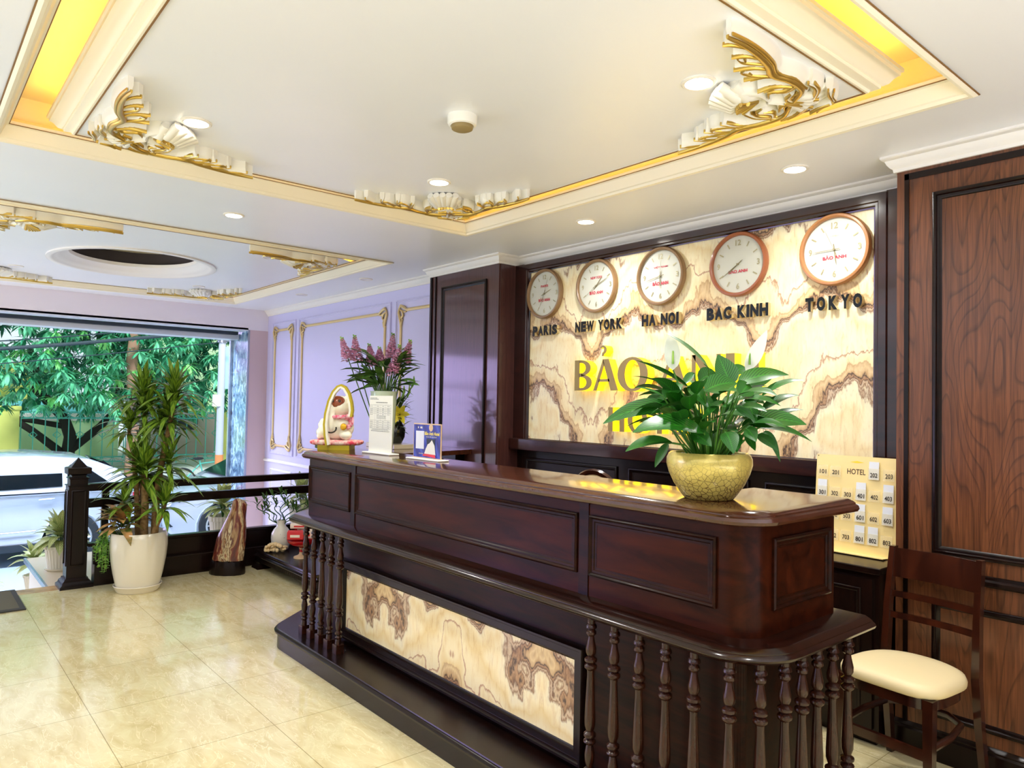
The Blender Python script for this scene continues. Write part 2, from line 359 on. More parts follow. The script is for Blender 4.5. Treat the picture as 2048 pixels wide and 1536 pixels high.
def E(name, loc=(0, 0, 0), label=None, cat=None, group=None, rz=0):
    o = bpy.data.objects.new(name, None); COL.objects.link(o); o.location = loc; o.rotation_euler = (0, 0, rz); o.empty_display_size = .1
    return tag(o, label, cat, group)
def tag(o, label=None, cat=None, group=None, kind=None):
    if label: o['label'] = label
    if cat: o['category'] = cat
    if group: o['group'] = group
    if kind: o['kind'] = kind
    return o
def struct(mb, name, m, parent=None, **k):
    o = mb.build(name, m, parent, **k)
    if not parent: o['kind'] = 'structure'
    return o
def dup(o, parent=None):
    c = o.copy(); COL.objects.link(c)
    if parent: c.parent = parent
    for ch in o.children: dup(ch, c)
    return c
_tc = {}
def text(s, size=1., bold=0., ext=0., align='CENTER'):
    k = (s, size, bold, ext, align)
    if k in _tc: return _tc[k]
    c = bpy.data.curves.new('t', 'FONT'); c.body = s; c.size = size; c.offset = bold; c.extrude = ext; c.align_x = align; c.align_y = 'CENTER'; c.resolution_u = 3
    o = bpy.data.objects.new('t', c); COL.objects.link(o)
    me = bpy.data.meshes.new_from_object(o.evaluated_get(bpy.context.evaluated_depsgraph_get()))
    r = ([tuple(v.co) for v in me.vertices], [tuple(p.vertices) for p in me.polygons])
    bpy.data.objects.remove(o); bpy.data.curves.remove(c); bpy.data.meshes.remove(me); _tc[k] = r; return r
def fit_text(mb, s, x0, x1, z0, z1, mf, bold=0., ext=0., mi=0):
    """fit text in a local rectangle, mf(u,v,w)"""
    vs, fs = text(s, 1., bold, ext)
    if not vs: return
    a = min(v[0] for v in vs); b = max(v[0] for v in vs); c = min(v[1] for v in vs); d = max(v[1] for v in vs)
    mb.add([mf(x0 + (v[0] - a) / (b - a) * (x1 - x0), z0 + (v[1] - c) / (d - c) * (z1 - z0), v[2]) for v in vs], fs, mi)
wallmf = lambda y: (lambda u, v, w: (u, y - w, v))          # vertical plane facing -y
def rect(x0, x1, z0, z1): return [(x0, z0), (x1, z0), (x1, z1), (x0, z1)]
def arcpts(cx, cy, r, a0, a1, n): return [(cx + r * cos(R(a0 + (a1 - a0) * i / n)), cy + r * sin(R(a0 + (a1 - a0) * i / n))) for i in range(n + 1)]

# ------------------------------------------------------------ room shell
C = 2.665
fl = MB().box(-6.55, 2.3, -6.5, 3.85, -.12, 0)
struct(fl, 'floor', 'floor_tile', smooth=0)
struct(MB().box(-6.72, -6.55, -3.6, 3.7, -.12, .0005), 'trim_1', 'edge_tile', smooth=0)
vf = MB().box(-9.9, -6.72, -3.6, 3.7, -.95, -.75)
for i in range(4): vf.box(-6.72 - .3 * (i + 1), -6.72 - .3 * i, -3.6, .95, -.75, -.14 - .15 * i)
struct(vf, 'floor_vestibule', 'marble_slab', smooth=0)
lg = MB().box(-8.05, -6.6, .99, 3.7, -.75, -.05)
led = struct(lg, 'trim_2', 'white_wall', smooth=0)
MB().box(-8.08, -6.56, .96, 3.7, -.05, -.018).build('marble_top', 'marble_slab', led, smooth=0)
MB().box(-8.09, -6.56, .945, .962, -.055, -.014).build('metal_edge', 'metal_edge', led, smooth=0)

O1 = (-4.0, -.93, .30, 2.95); O2 = (-8.9, -5.27, .10, 3.10)
ce = MB()
for x0, x1, y0, y1 in ((-9.36, -8.9, -3.6, 3.85), (-5.27, -4.0, -3.6, 3.85), (-.93, 2.3, -3.6, 3.85), (-8.9, -5.27, -3.6, .1), (-8.9, -5.27, 3.1, 3.85), (-4, -.93, -3.6, .3), (-4, -.93, 2.95, 3.85)):
    ce.box(x0, x1, y0, y1, C, C + .05)
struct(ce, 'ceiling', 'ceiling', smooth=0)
def rect2(x0, x1, y0, y1): return [(x0, y0), (x1, y0), (x1, y1), (x0, y1)]
def coffer(n, O, P, hole=None):
    x0, x1, y0, y1 = O; path = rect2(*O)
    rim = MB().sweep([(0, .05), (-.022, 0), (-.022, -.010), (-.010, -.016), (.002, -.012), (.006, .0), (.014, .004), (.020, .016), (.030, .040), (.036, .052), (.044, .055), (.046, .074), (0, .10)],
                     path, True, lambda u, v, q: (u, v, C + q))
    t = struct(rim, 'trim_%d' % n, 'moulding')
    g = MB()
    for a, b, z in ((-.027, -.021, -.004), (.0445, .048, .060)):
        g.sweep([(a, z), (a, z - .003), (b, z - .003), (b, z)], path, True, lambda u, v, q: (u, v, C + q))
    g.build('gilt_line', 'stain', t)
    # cove box above the opening
    cv = MB(); e = .10
    cv.sweep([(-e, .05), (-e, .24)], path, True, lambda u, v, q: (u, v, C + q))
    cv.box(x0 - e, x1 + e, y0 - e, y1 + e, C + .24, C + .27)
    struct(cv, 'ceiling_cove_%d' % n, 'cove', smooth=0)
    # hanging inner panel
    px0, px1, py0, py1 = P; pp = rect2(*P)
    inr = (px0 + .1, px1 - .1, py0 + .1, py1 - .1)
    pn = MB()
    if hole is None: pn.box(*inr, C + .03, C + .05)
    else:
        cx, cy, rx, ry = hole; N = 64; o_, i_ = [], []
        for k in range(N):
            a = 2 * pi * (k + .5) / N; c_, s_ = cos(a), sin(a)
            t_ = min((((inr[1] if c_ > 0 else inr[0]) - cx) / c_), (((inr[3] if s_ > 0 else inr[2]) - cy) / s_))
            o_.append((cx + c_ * t_, cy + s_ * t_)); i_.append((cx + rx * c_, cy + ry * s_))
        pn.loft([[(x, y, C + .03) for x, y in o_], [(x, y, C + .03) for x, y in i_]], cap=False)
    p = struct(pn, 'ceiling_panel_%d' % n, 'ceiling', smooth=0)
    mo = MB().sweep([(q_ * .77, z_) for q_, z_ in [(.0, .112), (0, .104), (.010, .102), (.012, .090), (.020, .088), (.034, .078), (.050, .060), (.070, .052), (.076, .053), (.078, .042), (.094, .040), (.112, .036), (.118, .026), (.134, .026), (.134, .032)]],
                    pp, True, lambda u, v, q: (u, v, C + q))
    mo.build('moulding', 'moulding', p)
    MB().sweep([(.0985, .0255), (.0985, .0235), (.1045, .0235), (.1045, .027)], pp, True, lambda u, v, q: (u, v, C + q)).build('gilt_line', 'stain', p)
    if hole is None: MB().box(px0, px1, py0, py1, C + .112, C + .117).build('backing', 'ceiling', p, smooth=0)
    else:
        MB().loft([[(cx + (rx + a) * cos(2 * pi * k / 64), cy + (ry + a) * sin(2 * pi * k / 64), C + z) for k in range(64)] for a, z in
                   ((.05, .03), (.05, .018), (.02, .014), (.0, .02), (-.01, .03), (-.03, .034), (-.06, .055), (-.10, .085), (-.115, .09), (-.12, .11), (-.12, .12))], cap=False).build('oval_moulding', 'crown', p)
        MB().loft([[(cx + (rx - .02 + a) * cos(2 * pi * k / 64), cy + (ry - .02 + a) * sin(2 * pi * k / 64), C + z) for k in range(64)] for a, z in ((-.10, .12), (-.02, .121), (-.02, .27), (-.7, .28))], cap=False).build('oval_recess', 'recess_dark', p)
    # led strips lying on top of the hanging panel edge, facing the cove
    ld = MB(); h = .012
    zz = C + .119
    for a, b, c_, d in ((px0 + .03, px1 - .03, py0 + .03, py0 + .05), (px0 + .03, px1 - .03, py1 - .05, py1 - .03), (px0 + .03, px0 + .05, py0 + .03, py1 - .03), (px1 - .05, px1 - .03, py0 + .03, py1 - .03)):
        ld.box(a, b, c_, d, zz, zz + h)
    ld.build('led_strip', 'led', p, smooth=0)
coffer(3, O1, (-3.90, -1.11, .48, 2.835))
coffer(4, O2, (-8.82, -5.43, .26, 3.03), (-7.12, 1.58, .70, .62))

# crown moulding round the wall tops
cp = [(3.2, 3.47), (-1.388, 3.47), (-1.388, 3.75), (-4.36, 3.75), (-4.36, 3.54), (-5.30, 3.54), (-5.30, 3.70), (-9.36, 3.70)]
struct(MB().sweep([(0, -.072), (.012, -.072), (.014, -.058), (.024, -.050), (.034, -.036), (.040, -.020), (.050, -.016), (.056, -.008), (.056, 0)], cp, False, lambda u, v, q: (u, v, C + q)), 'trim_5', 'crown')

def frame_mould(mb, r, y, wd=.03, h=.014, d0=0., mi=0, mf=None, prof=None):
    pr = prof or [(0, 0), (0, h * .75), (wd * .18, h), (wd * .42, h), (wd * .52, h * .45), (wd * .75, h * .4), (wd, 0)]
    mb.sweep([(a + d0, b) for a, b in pr], rect(*r), True, mf or wallmf(y), mi)

# clock wall
wb = struct(MB().box(-4.36, -1.388, 3.75, 3.85, 0, C), 'wall_back', 'dark_wood', smooth=0)
MB().box(-4.19, -1.59, 3.72, 3.752, 1.225, 2.53).build('stone_panel', 'onyx_wall', wb, smooth=0)
f = MB().sweep([(-.072, -.02), (-.072, .024), (-.066, .03), (-.03, .03), (-.024, .024), (-.012, .024), (-.006, .012), (.0, .010), (0, -.03)], rect(-4.185, -1.595, 1.24, 2.516), True, wallmf(3.722))
f.box(-4.35, -4.252, 3.70, 3.75, 1.15, 2.592).box(-1.53, -1.39, 3.70, 3.75, 1.15, 2.592)
f.build('stone_frame', 'frame_wood', wb)
MB().box(-4.34, -1.40, 3.655, 3.75, 1.15, 1.236, c=.004).build('stone_sill', 'frame_wood', wb)
f = MB()
for x0, x1 in ((-4.25, -3.3), (-3.2, -2.3), (-2.2, -1.55)): frame_mould(f, (x0, x1, .84, 1.09), 3.75, .03, .014)
f.box(-4.36, -1.39, 3.735, 3.75, .0, .12)
f.build('panel_moulding', 'dark_wood_h', wb)

# right panelled wall
wr = struct(MB().box(-1.388, 3.2, 3.47, 3.85, 0, C), 'wall_right', 'oak_wall', smooth=0)
f = MB()
for k in range(4):
    xa = -1.235 + k * 1.08; xb = xa + .86
    frame_mould(f, (xa, xb, .885, 2.47), 3.47, .036, .016)
    frame_mould(f, (xa, xb, .185, .685), 3.47, .032, .014)
f.sweep([(0, .0), (0, .014), (.008, .02), (.022, .02), (.03, .008), (.04, .006), (.044, 0)], [(-1.33, .78), (3.2, .78)], False, wallmf(3.47))
f.build('panel_moulding', 'dark_wood_h', wr)
f = MB().box(-1.354, -1.335, 3.464, 3.47, .12, 2.575).box(-1.354, 3.2, 3.464, 3.47, 2.55, 2.578)
f.build('groove_strip', 'dark_wood', wr)
f = MB().sweep([(0, 0), (0, .018), (.10, .018), (.108, .012), (.115, .014), (.125, .006), (.13, 0)], [(-1.388, .0), (3.2, .0)], False, wallmf(3.47))
f.build('skirting', 'dark_wood_h', wr)

# timber pillar left of the clocks
wp = struct(MB().box(-5.30, -4.36, 3.54, 3.85, 0, C), 'wall_pillar', 'oak_pillar', smooth=0)
f = MB(); frame_mould(f, (-5.125, -4.505, .20, 2.49), 3.54, .034, .018)
f.box(-5.30, -5.275, 3.528, 3.54, 0, 2.59).box(-5.225, -5.215, 3.53, 3.54, 0, 2.59)
f.build('panel_moulding', 'dark_wood', wp)
MB().box(-4.36, -4.348, 3.55, 3.75, 0, 2.59).build('side_board', 'oak_pillar', wp, smooth=0)

# lavender wall with gilt frames
wl = struct(MB().box(-9.98, -5.30, 3.70, 3.85, -.75, C), 'wall_left', 'lav_daylight_tint', smooth=0)
f = MB(); lo = MB()
for x0, x1 in ((-9.17, -8.47), (-8.37, -6.23), (-6.13, -5.32)):
    frame_mould(f, (x0, x1, .81, 2.487), 3.70, .026, .016); frame_mould(lo, (x0 + .03, x1 - .03, -.45, .62), 3.70, .026, .016)
f.build('panel_moulding', 'lav_daylight_tint', wl); lo.build('wainscot_moulding', 'paint_white', wl)
MB().sweep([(0, 0), (0, .016), (.012, .022), (.03, .012), (.035, 0)], [(-9.36, .70), (-5.30, .70)], False, wallmf(3.70)).build('dado_rail', 'paint_white', wl)
def gilt_frame(x0, x1, z0, z1, parent):
    f = MB(); mf = wallmf(3.70); k = .10
    for a, b in (((x0 + k, z1), (x1 - k, z1)), ((x0 + k, z0), (x1 - k, z0)), ((x0, z0 + k * 1.3), (x0, z1 - k * 1.3)), ((x1, z0 + k * 1.3), (x1, z1 - k * 1.3))):
        f.sweep([(-.014, 0), (-.014, .012), (-.006, .018), (.006, .018), (.014, .012), (.014, 0)], [a, b], False, mf)
    for cx, cz, sx_, sz in ((x0, z1, 1, -1), (x1, z1, -1, -1), (x0, z0, 1, 1), (x1, z0, -1, 1)):
        for pts, r in ((((-.03, -.02), (.0, -.045), (.05, -.03), (.11, .0), (.15, .004)), .016), (((-.03, -.02), (-.035, .02), (-.012, .07), (.0, .12), (.004, .18)), .016),
                       (((-.02, -.01), (.03, .01), (.045, .05), (.01, .08)), .012), (((.02, .0), (.07, .02), (.1, .015)), .009), (((-.01, .05), (.03, .09), (.012, .14)), .009)):
            f.tube([mf(cx + sx_ * u, cz + sz * v, .012) for u, v in pts], [r * q for q in (.5, 1, 1, .8, .35)[:len(pts)]], 6)
    f.build('gilt_frame', 'gilt_soft', parent, smooth=50)
for x0, x1 in ((-9.10, -8.58), (-8.28, -6.34), (-6.04, -5.40)): gilt_frame(x0, x1, .92, 2.385, wl)

# front wall: lintel, column, glazing
wf = struct(MB().box(-9.46, -9.36, -3.6, 3.70, 2.397, C).box(-9.98, -9.46, -3.6, 3.7, 2.42, C).box(-9.98, -9.36, -3.6, -1.2, -.75, 2.397), 'wall_front', 'paint_front', smooth=0)
MB().box(-9.60, -9.36, -3.6, 3.44, 2.385, 2.42).build('soffit', 'white_trim', wf, smooth=0)
MB().box(-9.70, -9.61, -3.6, 3.40, 2.345, 2.385).build('shutter_track', 'car_dark', wf, smooth=0)
MB().box(-9.98, -9.70, -3.6, 3.44, 2.29, 2.36).build('head_beam', 'white_trim', wf, smooth=0)
cl = struct(MB().box(-9.98, -9.36, 3.455, 3.70, -.75, 2.397), 'wall_column', 'pink_col', smooth=0)
MB().box(-9.98, -9.375, 3.44, 3.456, -.75, 2.39).build('polished_side', 'granite_mirror', cl, smooth=0)
MB().box(-9.375, -9.355, 3.436, 3.46, -.75, 2.39).build('steel_corner', 'steel', cl, smooth=0)
wn = struct(MB().box(-9.93, -9.915, -3.0, 3.42, -.74, 2.29), 'window_1', 'glass', smooth=0)
MB().box(-9.95, -9.90, 3.405, 3.44, -.75, 2.29).box(-9.95, -9.90, -1.2, -1.14, -.75, 2.29).build('window_frame', 'steel', wn, smooth=0)

# ------------------------------------------------------------ ceiling ornaments
def ornament(name, corner, dx, dy, s, label, z=C + .03):
    root = E(name, (corner[0], corner[1], z), label, 'ceiling ornament', 'gilded plaster corner ornaments on the ceiling')
    base = MB(); gold = MB()
    def W_(u, v, h): return (dx * u * s, dy * v * s, -h * s)
    def ribbon(pts, wd, h, mb, hh=0, flip=False, n=14, taper=.25):
        # catmull sampled ribbon, flattened
        P = [V((*p, 0)) for p in pts]; P = [P[0] * 2 - P[1]] + P + [P[-1] * 2 - P[-2]]; out = []
        for i in range(1, len(P) - 2):
            for k in range(4):
                t = k / 4; a, b, c, d = P[i - 1:i + 3]
                out.append(.5 * ((2 * b) + (c - a) * t + (2 * a - 5 * b + 4 * c - d) * t * t + (3 * b - a - 3 * c + d) * t ** 3))
        out.append(P[-2]); N = len(out)
        for q in ((1, 0), (0, 1)):
            rings = []
            for i, p in enumerate(out):
                tg = (out[min(i + 1, N - 1)] - out[max(i - 1, 0)]).normalized(); nn = V((-tg.y, tg.x, 0)); t = i / (N - 1)
                ww = wd * (taper + (1 - taper) * sin(pi * min(1, max(0, t * .85 + .12))))
                prof = [(-1, 0), (-.95, .55), (-.45, .9), (0, 1), (.45, .9), (.95, .55), (1, 0)]
                r = []
                for a_, b_ in prof:
                    x, y = p.x + nn.x * a_ * ww, p.y + nn.y * a_ * ww
                    if q == (0, 1): x, y = y, x
                    r.append(W_(x, y, hh + b_ * h))
                rings.append(r)
            mb.loft(rings, cap=True, closed=False)
    S = [((.25, .25), (.20, .16), (.27, .09), (.38, .08), (.47, .10), (.55, .07), (.66, .05), (.76, .045), (.84, .05)),]
    leaves = [((.44, .09), (.50, .15), (.56, .17), (.58, .14)), ((.55, .07), (.62, .12), (.67, .12)), ((.33, .08), (.30, .14), (.33, .19), (.29, .22)), ((.16, .16), (.18, .22), (.14, .26)), ((.40, .08), (.47, .13), (.50, .20)), ((.50, .08), (.56, .12), (.60, .18)), ((.30, .09), (.36, .15), (.37, .22)), ((.60, .06), (.66, .09), (.69, .13)),
              ((.26, .24), (.34, .24), (.40, .30), (.37, .36)), ((.20, .20), (.14, .16), (.10, .20)), ((.13, .13), (.22, .06), (.30, .05)), ((.70, .05), (.76, .075), (.79, .10)), ((.08, .06), (.13, .05), (.18, .03))]
    for p in S: ribbon(p, .036, .062, base); ribbon([(x + .004, y + .003) for x, y in p[1:]], .014, .016, gold, .056); ribbon([(x - .004, y - .012) for x, y in p[2:]], .008, .013, gold, .050)
    for i, p in enumerate(leaves):
        ribbon(p, .026, .062, base, taper=.5)
        if i != 8:
            ribbon([(x + .007, y + .002) for x, y in p], .0088, .017, gold, .048); ribbon([(x - .009, y - .002) for x, y in p[:2]] + [(p[2][0] - .016, p[2][1] - .012)], .0085, .016, gold, .045)
    # shell fan on the diagonal and bud in the corner
    for k in range(7):
        a = R(8 + k * 12.3); u0, v0 = .27, .27; L = .16 if k in (0, 6) else .2
        base.tube([W_(u0, v0, .02), W_(u0 + cos(a) * L * .6, v0 + sin(a) * L * .6, .055), W_(u0 + cos(a) * L, v0 + sin(a) * L, .02)], [.02 * s, .026 * s, .022 * s], 7)
        gold.tube([W_(u0 + .01, v0 + .01, .05), W_(u0 + cos(a) * L * .5, v0 + sin(a) * L * .5, .078)], [.008 * s, .011 * s], 6)
    for k in range(5):
        a = R(195 + k * 15)
        base.tube([W_(.22, .22, .03), W_(.22 + cos(a) * .12, .22 + sin(a) * .12, .05), W_(.22 + cos(a) * .19, .22 + sin(a) * .19, .02)], [.02 * s, .022 * s, .01 * s], 7)
    for k in (1, 3):
        a = R(195 + k * 15); gold.tube([W_(.20, .20, .055), W_(.22 + cos(a) * .15, .22 + sin(a) * .15, .06)], [.012 * s, .007 * s], 6)
    base.build('plaster_relief', 'relief', root, smooth=60); gold.build('gilding', 'gilt', root, smooth=60)
    return root
ornament('ceiling_ornament', (-1.21, 2.68), -1, -1, .92, 'gilded acanthus plaster ornament at right corner of the ceiling, above the clocks')
ornament('ceiling_ornament', (-3.74, 2.68), 1, -1, .88, 'gilded plaster ornament in far corner of the near ceiling recess, beside a lit lamp')
ornament('ceiling_ornament', (-3.74, .58), 1, 1, .92, 'gilded acanthus plaster ornament in left corner of the near ceiling recess')
ornament('ceiling_ornament', (-5.53, .36), -1, 1, .95, 'gilded ornament at left edge of the photo, near side of the far oval-holed ceiling panel')
ornament('ceiling_ornament', (-5.53, 2.84), -1, -1, .95, 'gilded ornament hanging at the near right corner of the far oval-holed ceiling panel')
ornament('ceiling_ornament', (-8.64, 2.84), 1, -1, .95, 'ornament in far right corner of the oval-holed ceiling panel, above the window')
ornament('ceiling_ornament', (-8.64, .36), 1, 1, .95, 'pale ornament in far left corner of the oval-holed ceiling panel')

# ------------------------------------------------------------ downlights, detector
def downlight(x, y, z, label, lit=True):
    r = E('recessed_downlight', (x, y, z), label, 'ceiling light', 'lit recessed downlights' if lit else 'unlit recessed downlights')
    MB().lathe([(.064, .0), (.064, -.004), (.058, -.008), (.050, -.007), (.049, .0)], n=28, cap=False).build('trim_ring', 'lamp_ring', r)
    MB().lathe([(.0005, -.004), (.050, -.005)], n=24, cap=False).build('diffuser', 'lamp_glow' if lit else 'lamp_off', r)
    if lit:
        l = light('lamp_light', 'AREA', (0, 0, -.012), (0, 0, 0), 8.5, (1, .985, .95), shape='DISK', size=.10, spread=R(150)); l.parent = r
for x, y, z, t in ((-3.27, .95, C + .03, 'bright recessed downlight beside the left corner ornament of the near ceiling'), (-3.24, 2.2, C + .03, 'bright recessed downlight over the ornament in the far ceiling corner'),
                   (-1.58, 2.21, C + .03, 'bright recessed downlight left of the right-hand ceiling ornament'), (-4.635, 1.59, C, 'lit downlight in ceiling strip between the two recesses'),
                   (-3.19, 3.29, C, 'lit downlight in front of the clock wall above the second clock'), (-1.784, 3.28, C, 'lit downlight in front of the clock wall above the rightmost clock')):
    downlight(x, y, z, t)
for x, y, t in ((-1.58, .95, 'lit downlight in the near ceiling panel behind the viewer'), (-.3, 1.3, 'added unseen downlight over the floor behind the viewer')):  # the second lamp is added out of view to fill the room with light
    downlight(x, y, C + (.03 if x == -1.58 else 0), t)
for x, y, z, t in ((-5.95, .86, C + .03, 'unlit downlight beside ornament at the left edge of the photo'), (-8.09, .80, C + .03, 'unlit downlight over the far left ornament of the oval panel'),
                   (-8.07, 2.42, C + .03, 'unlit downlight above the far right ornament of the oval panel'), (-5.95, 2.35, C + .03, 'unlit downlight beside the near right ornament of the oval panel'),
                   (-7.6, 3.37, C, 'unlit downlight near the lavender wall, nearest the window'), (-6.16, 3.37, C, 'unlit downlight near the lavender wall, nearest the timber pillar')):
    downlight(x, y, z, t, False)
sd = E('smoke_detector', (-2.43, 1.76, C + .03), 'round white smoke detector in middle of the near ceiling panel', 'smoke detector')
MB().lathe([(.062, 0), (.062, -.028), (.058, -.038), (.050, -.042), (.046, -.040)], n=32).build('housing', 'white_plastic', sd)
MB().lathe([(.046, -.040), (.044, -.054), (.036, -.058), (.0005, -.058)], n=28, cap=False).build('sensor_cap', 'dusty', sd)

# ------------------------------------------------------------ reception counter
CB = V((-2.7, 2.1, 0)); T = Matrix.Translation(-CB)
def outline(o, yin=2.30, yback=2.49, xin=-1.55, n=10):
    """plan of the counter offset by o: right side, round corner, front, slanted left end, inner edge"""
    r = .095 + o; xr = -1.20; yf = 1.965; cx, cy = xr - .095, yf + .095
    pts = [(xr + o, yback)] + arcpts(cx, cy, r, 0, -90, n)
    r2 = .02 + o; lx, ly = -4.262 + .02, yf + .02
    if r2 <= 0: lx -= r2 - .001; ly -= r2 - .001; r2 = .001
    pts += arcpts(lx, ly, r2, -90, -141, 6)
    ex, ey = pts[-1]; t = (yin - ey) / .777
    pts += [(ex - .63 * t, yin), (xin, yin), (xin, yback)]
    return pts
ctr = E('reception_counter', CB, 'long dark wooden reception counter with two-tier top, turned balusters and marble front panel', 'counter')
def stack(levels, **k):
    m = MB(T); m.loft2([outline(o, **k) for o, z in levels], [z for o, z in levels]); return m
stack([(.165, 0), (.165, .084), (.172, .086), (.182, .094), (.184, .104), (.176, .113), (.168, .115), (.166, .12)], yback=2.55).build('plinth', 'dark_wood_h', ctr)
stack([(-.065, .115), (-.065, .765)]).build('lower_body', 'counter_wood', ctr)
ext = dict(yback=2.555)
stack([(.085, .752), (.098, .754), (.112, .762), (.117, .772), (.112, .780), (.104, .784), (.104, .787), (.097, .792), (.085, .797), (.08, .80)], **ext).build('ledge', 'ledge_wood', ctr)
stack([(0, .795), (0, 1.155)]).build('upper_body', 'panel_wood', ctr)
stack([(.016, 1.140), (.03, 1.142), (.044, 1.148), (.05, 1.158), (.046, 1.168), (.036, 1.173), (.036, 1.177), (.026, 1.183), (.010, 1.188), (.0, 1.19)], yin=2.335, yback=2.575, xin=-1.56).build('countertop', 'top_wood', ctr)
pr = [(0, 0), (0, .010), (.006, .014), (.012, .010), (.014, .006), (.022, .006), (.026, .002), (.034, .002), (.034, -.004)]
for x0, x1 in ((-4.235, -3.705), (-3.645, -1.918), (-1.858, -1.315)):
    mb = MB(T); mb.sweep(pr, rect(x0, x1, .876, 1.098), True, wallmf(1.966)); mb.build('panel_moulding', 'counter_wood', ctr)
mb = MB(T); mb.sweep(pr, rect(2.085, 2.455, .876, 1.098), True, lambda u, v, q: (-1.201 + q, u, v)); mb.build('panel_moulding', 'counter_wood', ctr)
for xa, xb in ((-3.70, -3.650), (-1.912, -1.864)): mb = MB(T); mb.box(xa, xb, 1.961, 1.966, .80, 1.14); mb.build('stile', 'counter_wood', ctr)
mb = MB(T); mb.sweep([(-.0, -.03), (0, .0), (.005, .010), (.014, .010), (.018, .005), (.022, .005), (.024, -.001), (.048, -.001), (.052, -.008), (.060, -.012), (.061, -.03)], rect(-3.885, -1.915, .138, .585), True, wallmf(2.0))
mb.build('marble_panel_frame', 'dark_wood_h', ctr)
mb = MB(T); mb.box(-3.83, -1.97, 2.016, 2.031, .19, .535); mb.build('marble_panel', 'onyx_counter', ctr, smooth=0)
bp = [(.0, .762), (.014, .762), (.014, .737), (.019, .731), (.020, .723), (.012, .717), (.018, .709), (.018, .701), (.010, .693), (.012, .681), (.0185, .652), (.0178, .636), (.011, .623), (.0215, .616), (.0225, .611), (.0215, .606), (.013, .600), (.0215, .593), (.0225, .588), (.021, .582), (.013, .575), (.0122, .56), (.0150, .50), (.0192, .41), (.0188, .385), (.012, .364), (.0215, .357), (.0225, .352), (.0215, .347), (.013, .340), (.0215, .333), (.0225, .329), (.0205, .324), (.012, .318), (.0185, .286), (.0165, .26), (.011, .241), (.020, .233), (.020, .225), (.012, .217), (.020, .207), (.014, .197), (.017, .18), (.017, .168)]
b0 = MB(); b0.lathe(bp, n=14); b0.box(-.023, .023, -.023, .023, .119, .170, c=.002); b0 = b0.build('baluster', 'counter_wood_v', ctr)
bx = [(-4.095 + .1095 * i, 1.885) for i in range(5)] + [(-1.768 + .1075 * i, 1.883) for i in range(5)] + [(-1.225, 1.898), (-1.158, 1.955), (-1.128, 2.04), (-1.122, 2.13), (-1.122, 2.225), (-1.122, 2.325), (-1.122, 2.43)]
for i, (x, y) in enumerate(bx):
    o = b0 if i == 0 else dup(b0, ctr); o.location = (x - CB.x, y - CB.y, 0)

# shelf counter joining the left end to the wall, and cabinet at the right
rs = E('side_shelf', (-5.1, 2.9, 0), 'wooden side shelf running from the counter\'s left end to the timber pillar', 'shelf'); T2 = Matrix.Translation(-V((-5.1, 2.9, 0)))
mb = MB(T2); mb.prism([(-5.85, 2.75), (-4.40, 2.36), (-4.66, 3.535), (-5.85, 3.535)], 1.095, 1.13); mb.build('top_board', 'top_wood', rs)
mb = MB(T2); mb.box(-5.8, -4.75, 3.44, 3.53, 0, 1.095); mb.box(-5.8, -5.74, 3.14, 3.44, 0, 1.095); mb.box(-5.74, -4.78, 3.14, 3.44, .55, .575); mb.build('carcass', 'dark_wood', rs, smooth=0)
bs = E('back_desk', (-2.9, 3.5, 0), 'low dark back desk under the clock wall, behind the reception counter', 'desk'); T3 = Matrix.Translation(-V((-2.9, 3.5, 0)))
mb = MB(T3); mb.box(-4.3, -1.40, 3.34, 3.72, .77, .80, c=.004); mb.build('desk_top', 'dark_wood_h', bs)
mb = MB(T3); mb.box(-4.3, -1.415, 3.365, 3.72, .06, .77); mb.build('carcass', 'dark_wood', bs, smooth=0)
for k in range(4):
    x0 = -4.26 + k * .71
    mb = MB(T3); mb.box(x0, x0 + .69, 3.350, 3.366, .08, .745); frame_mould(mb, (x0 + .05, x0 + .64, .13, .70), 3.351, .02, .008); dd_ = mb.build('door', 'dark_wood', bs)
    mb = MB(T3); mb.ball((x0 + .64, 3.343, .55), .01, 8, 6); mb.build('knob', 'steel', dd_)
mb = MB(T3); mb.box(-4.28, -1.44, 3.40, 3.70, 0, .06); mb.build('recessed_plinth', 'dark_wood', bs, smooth=0)

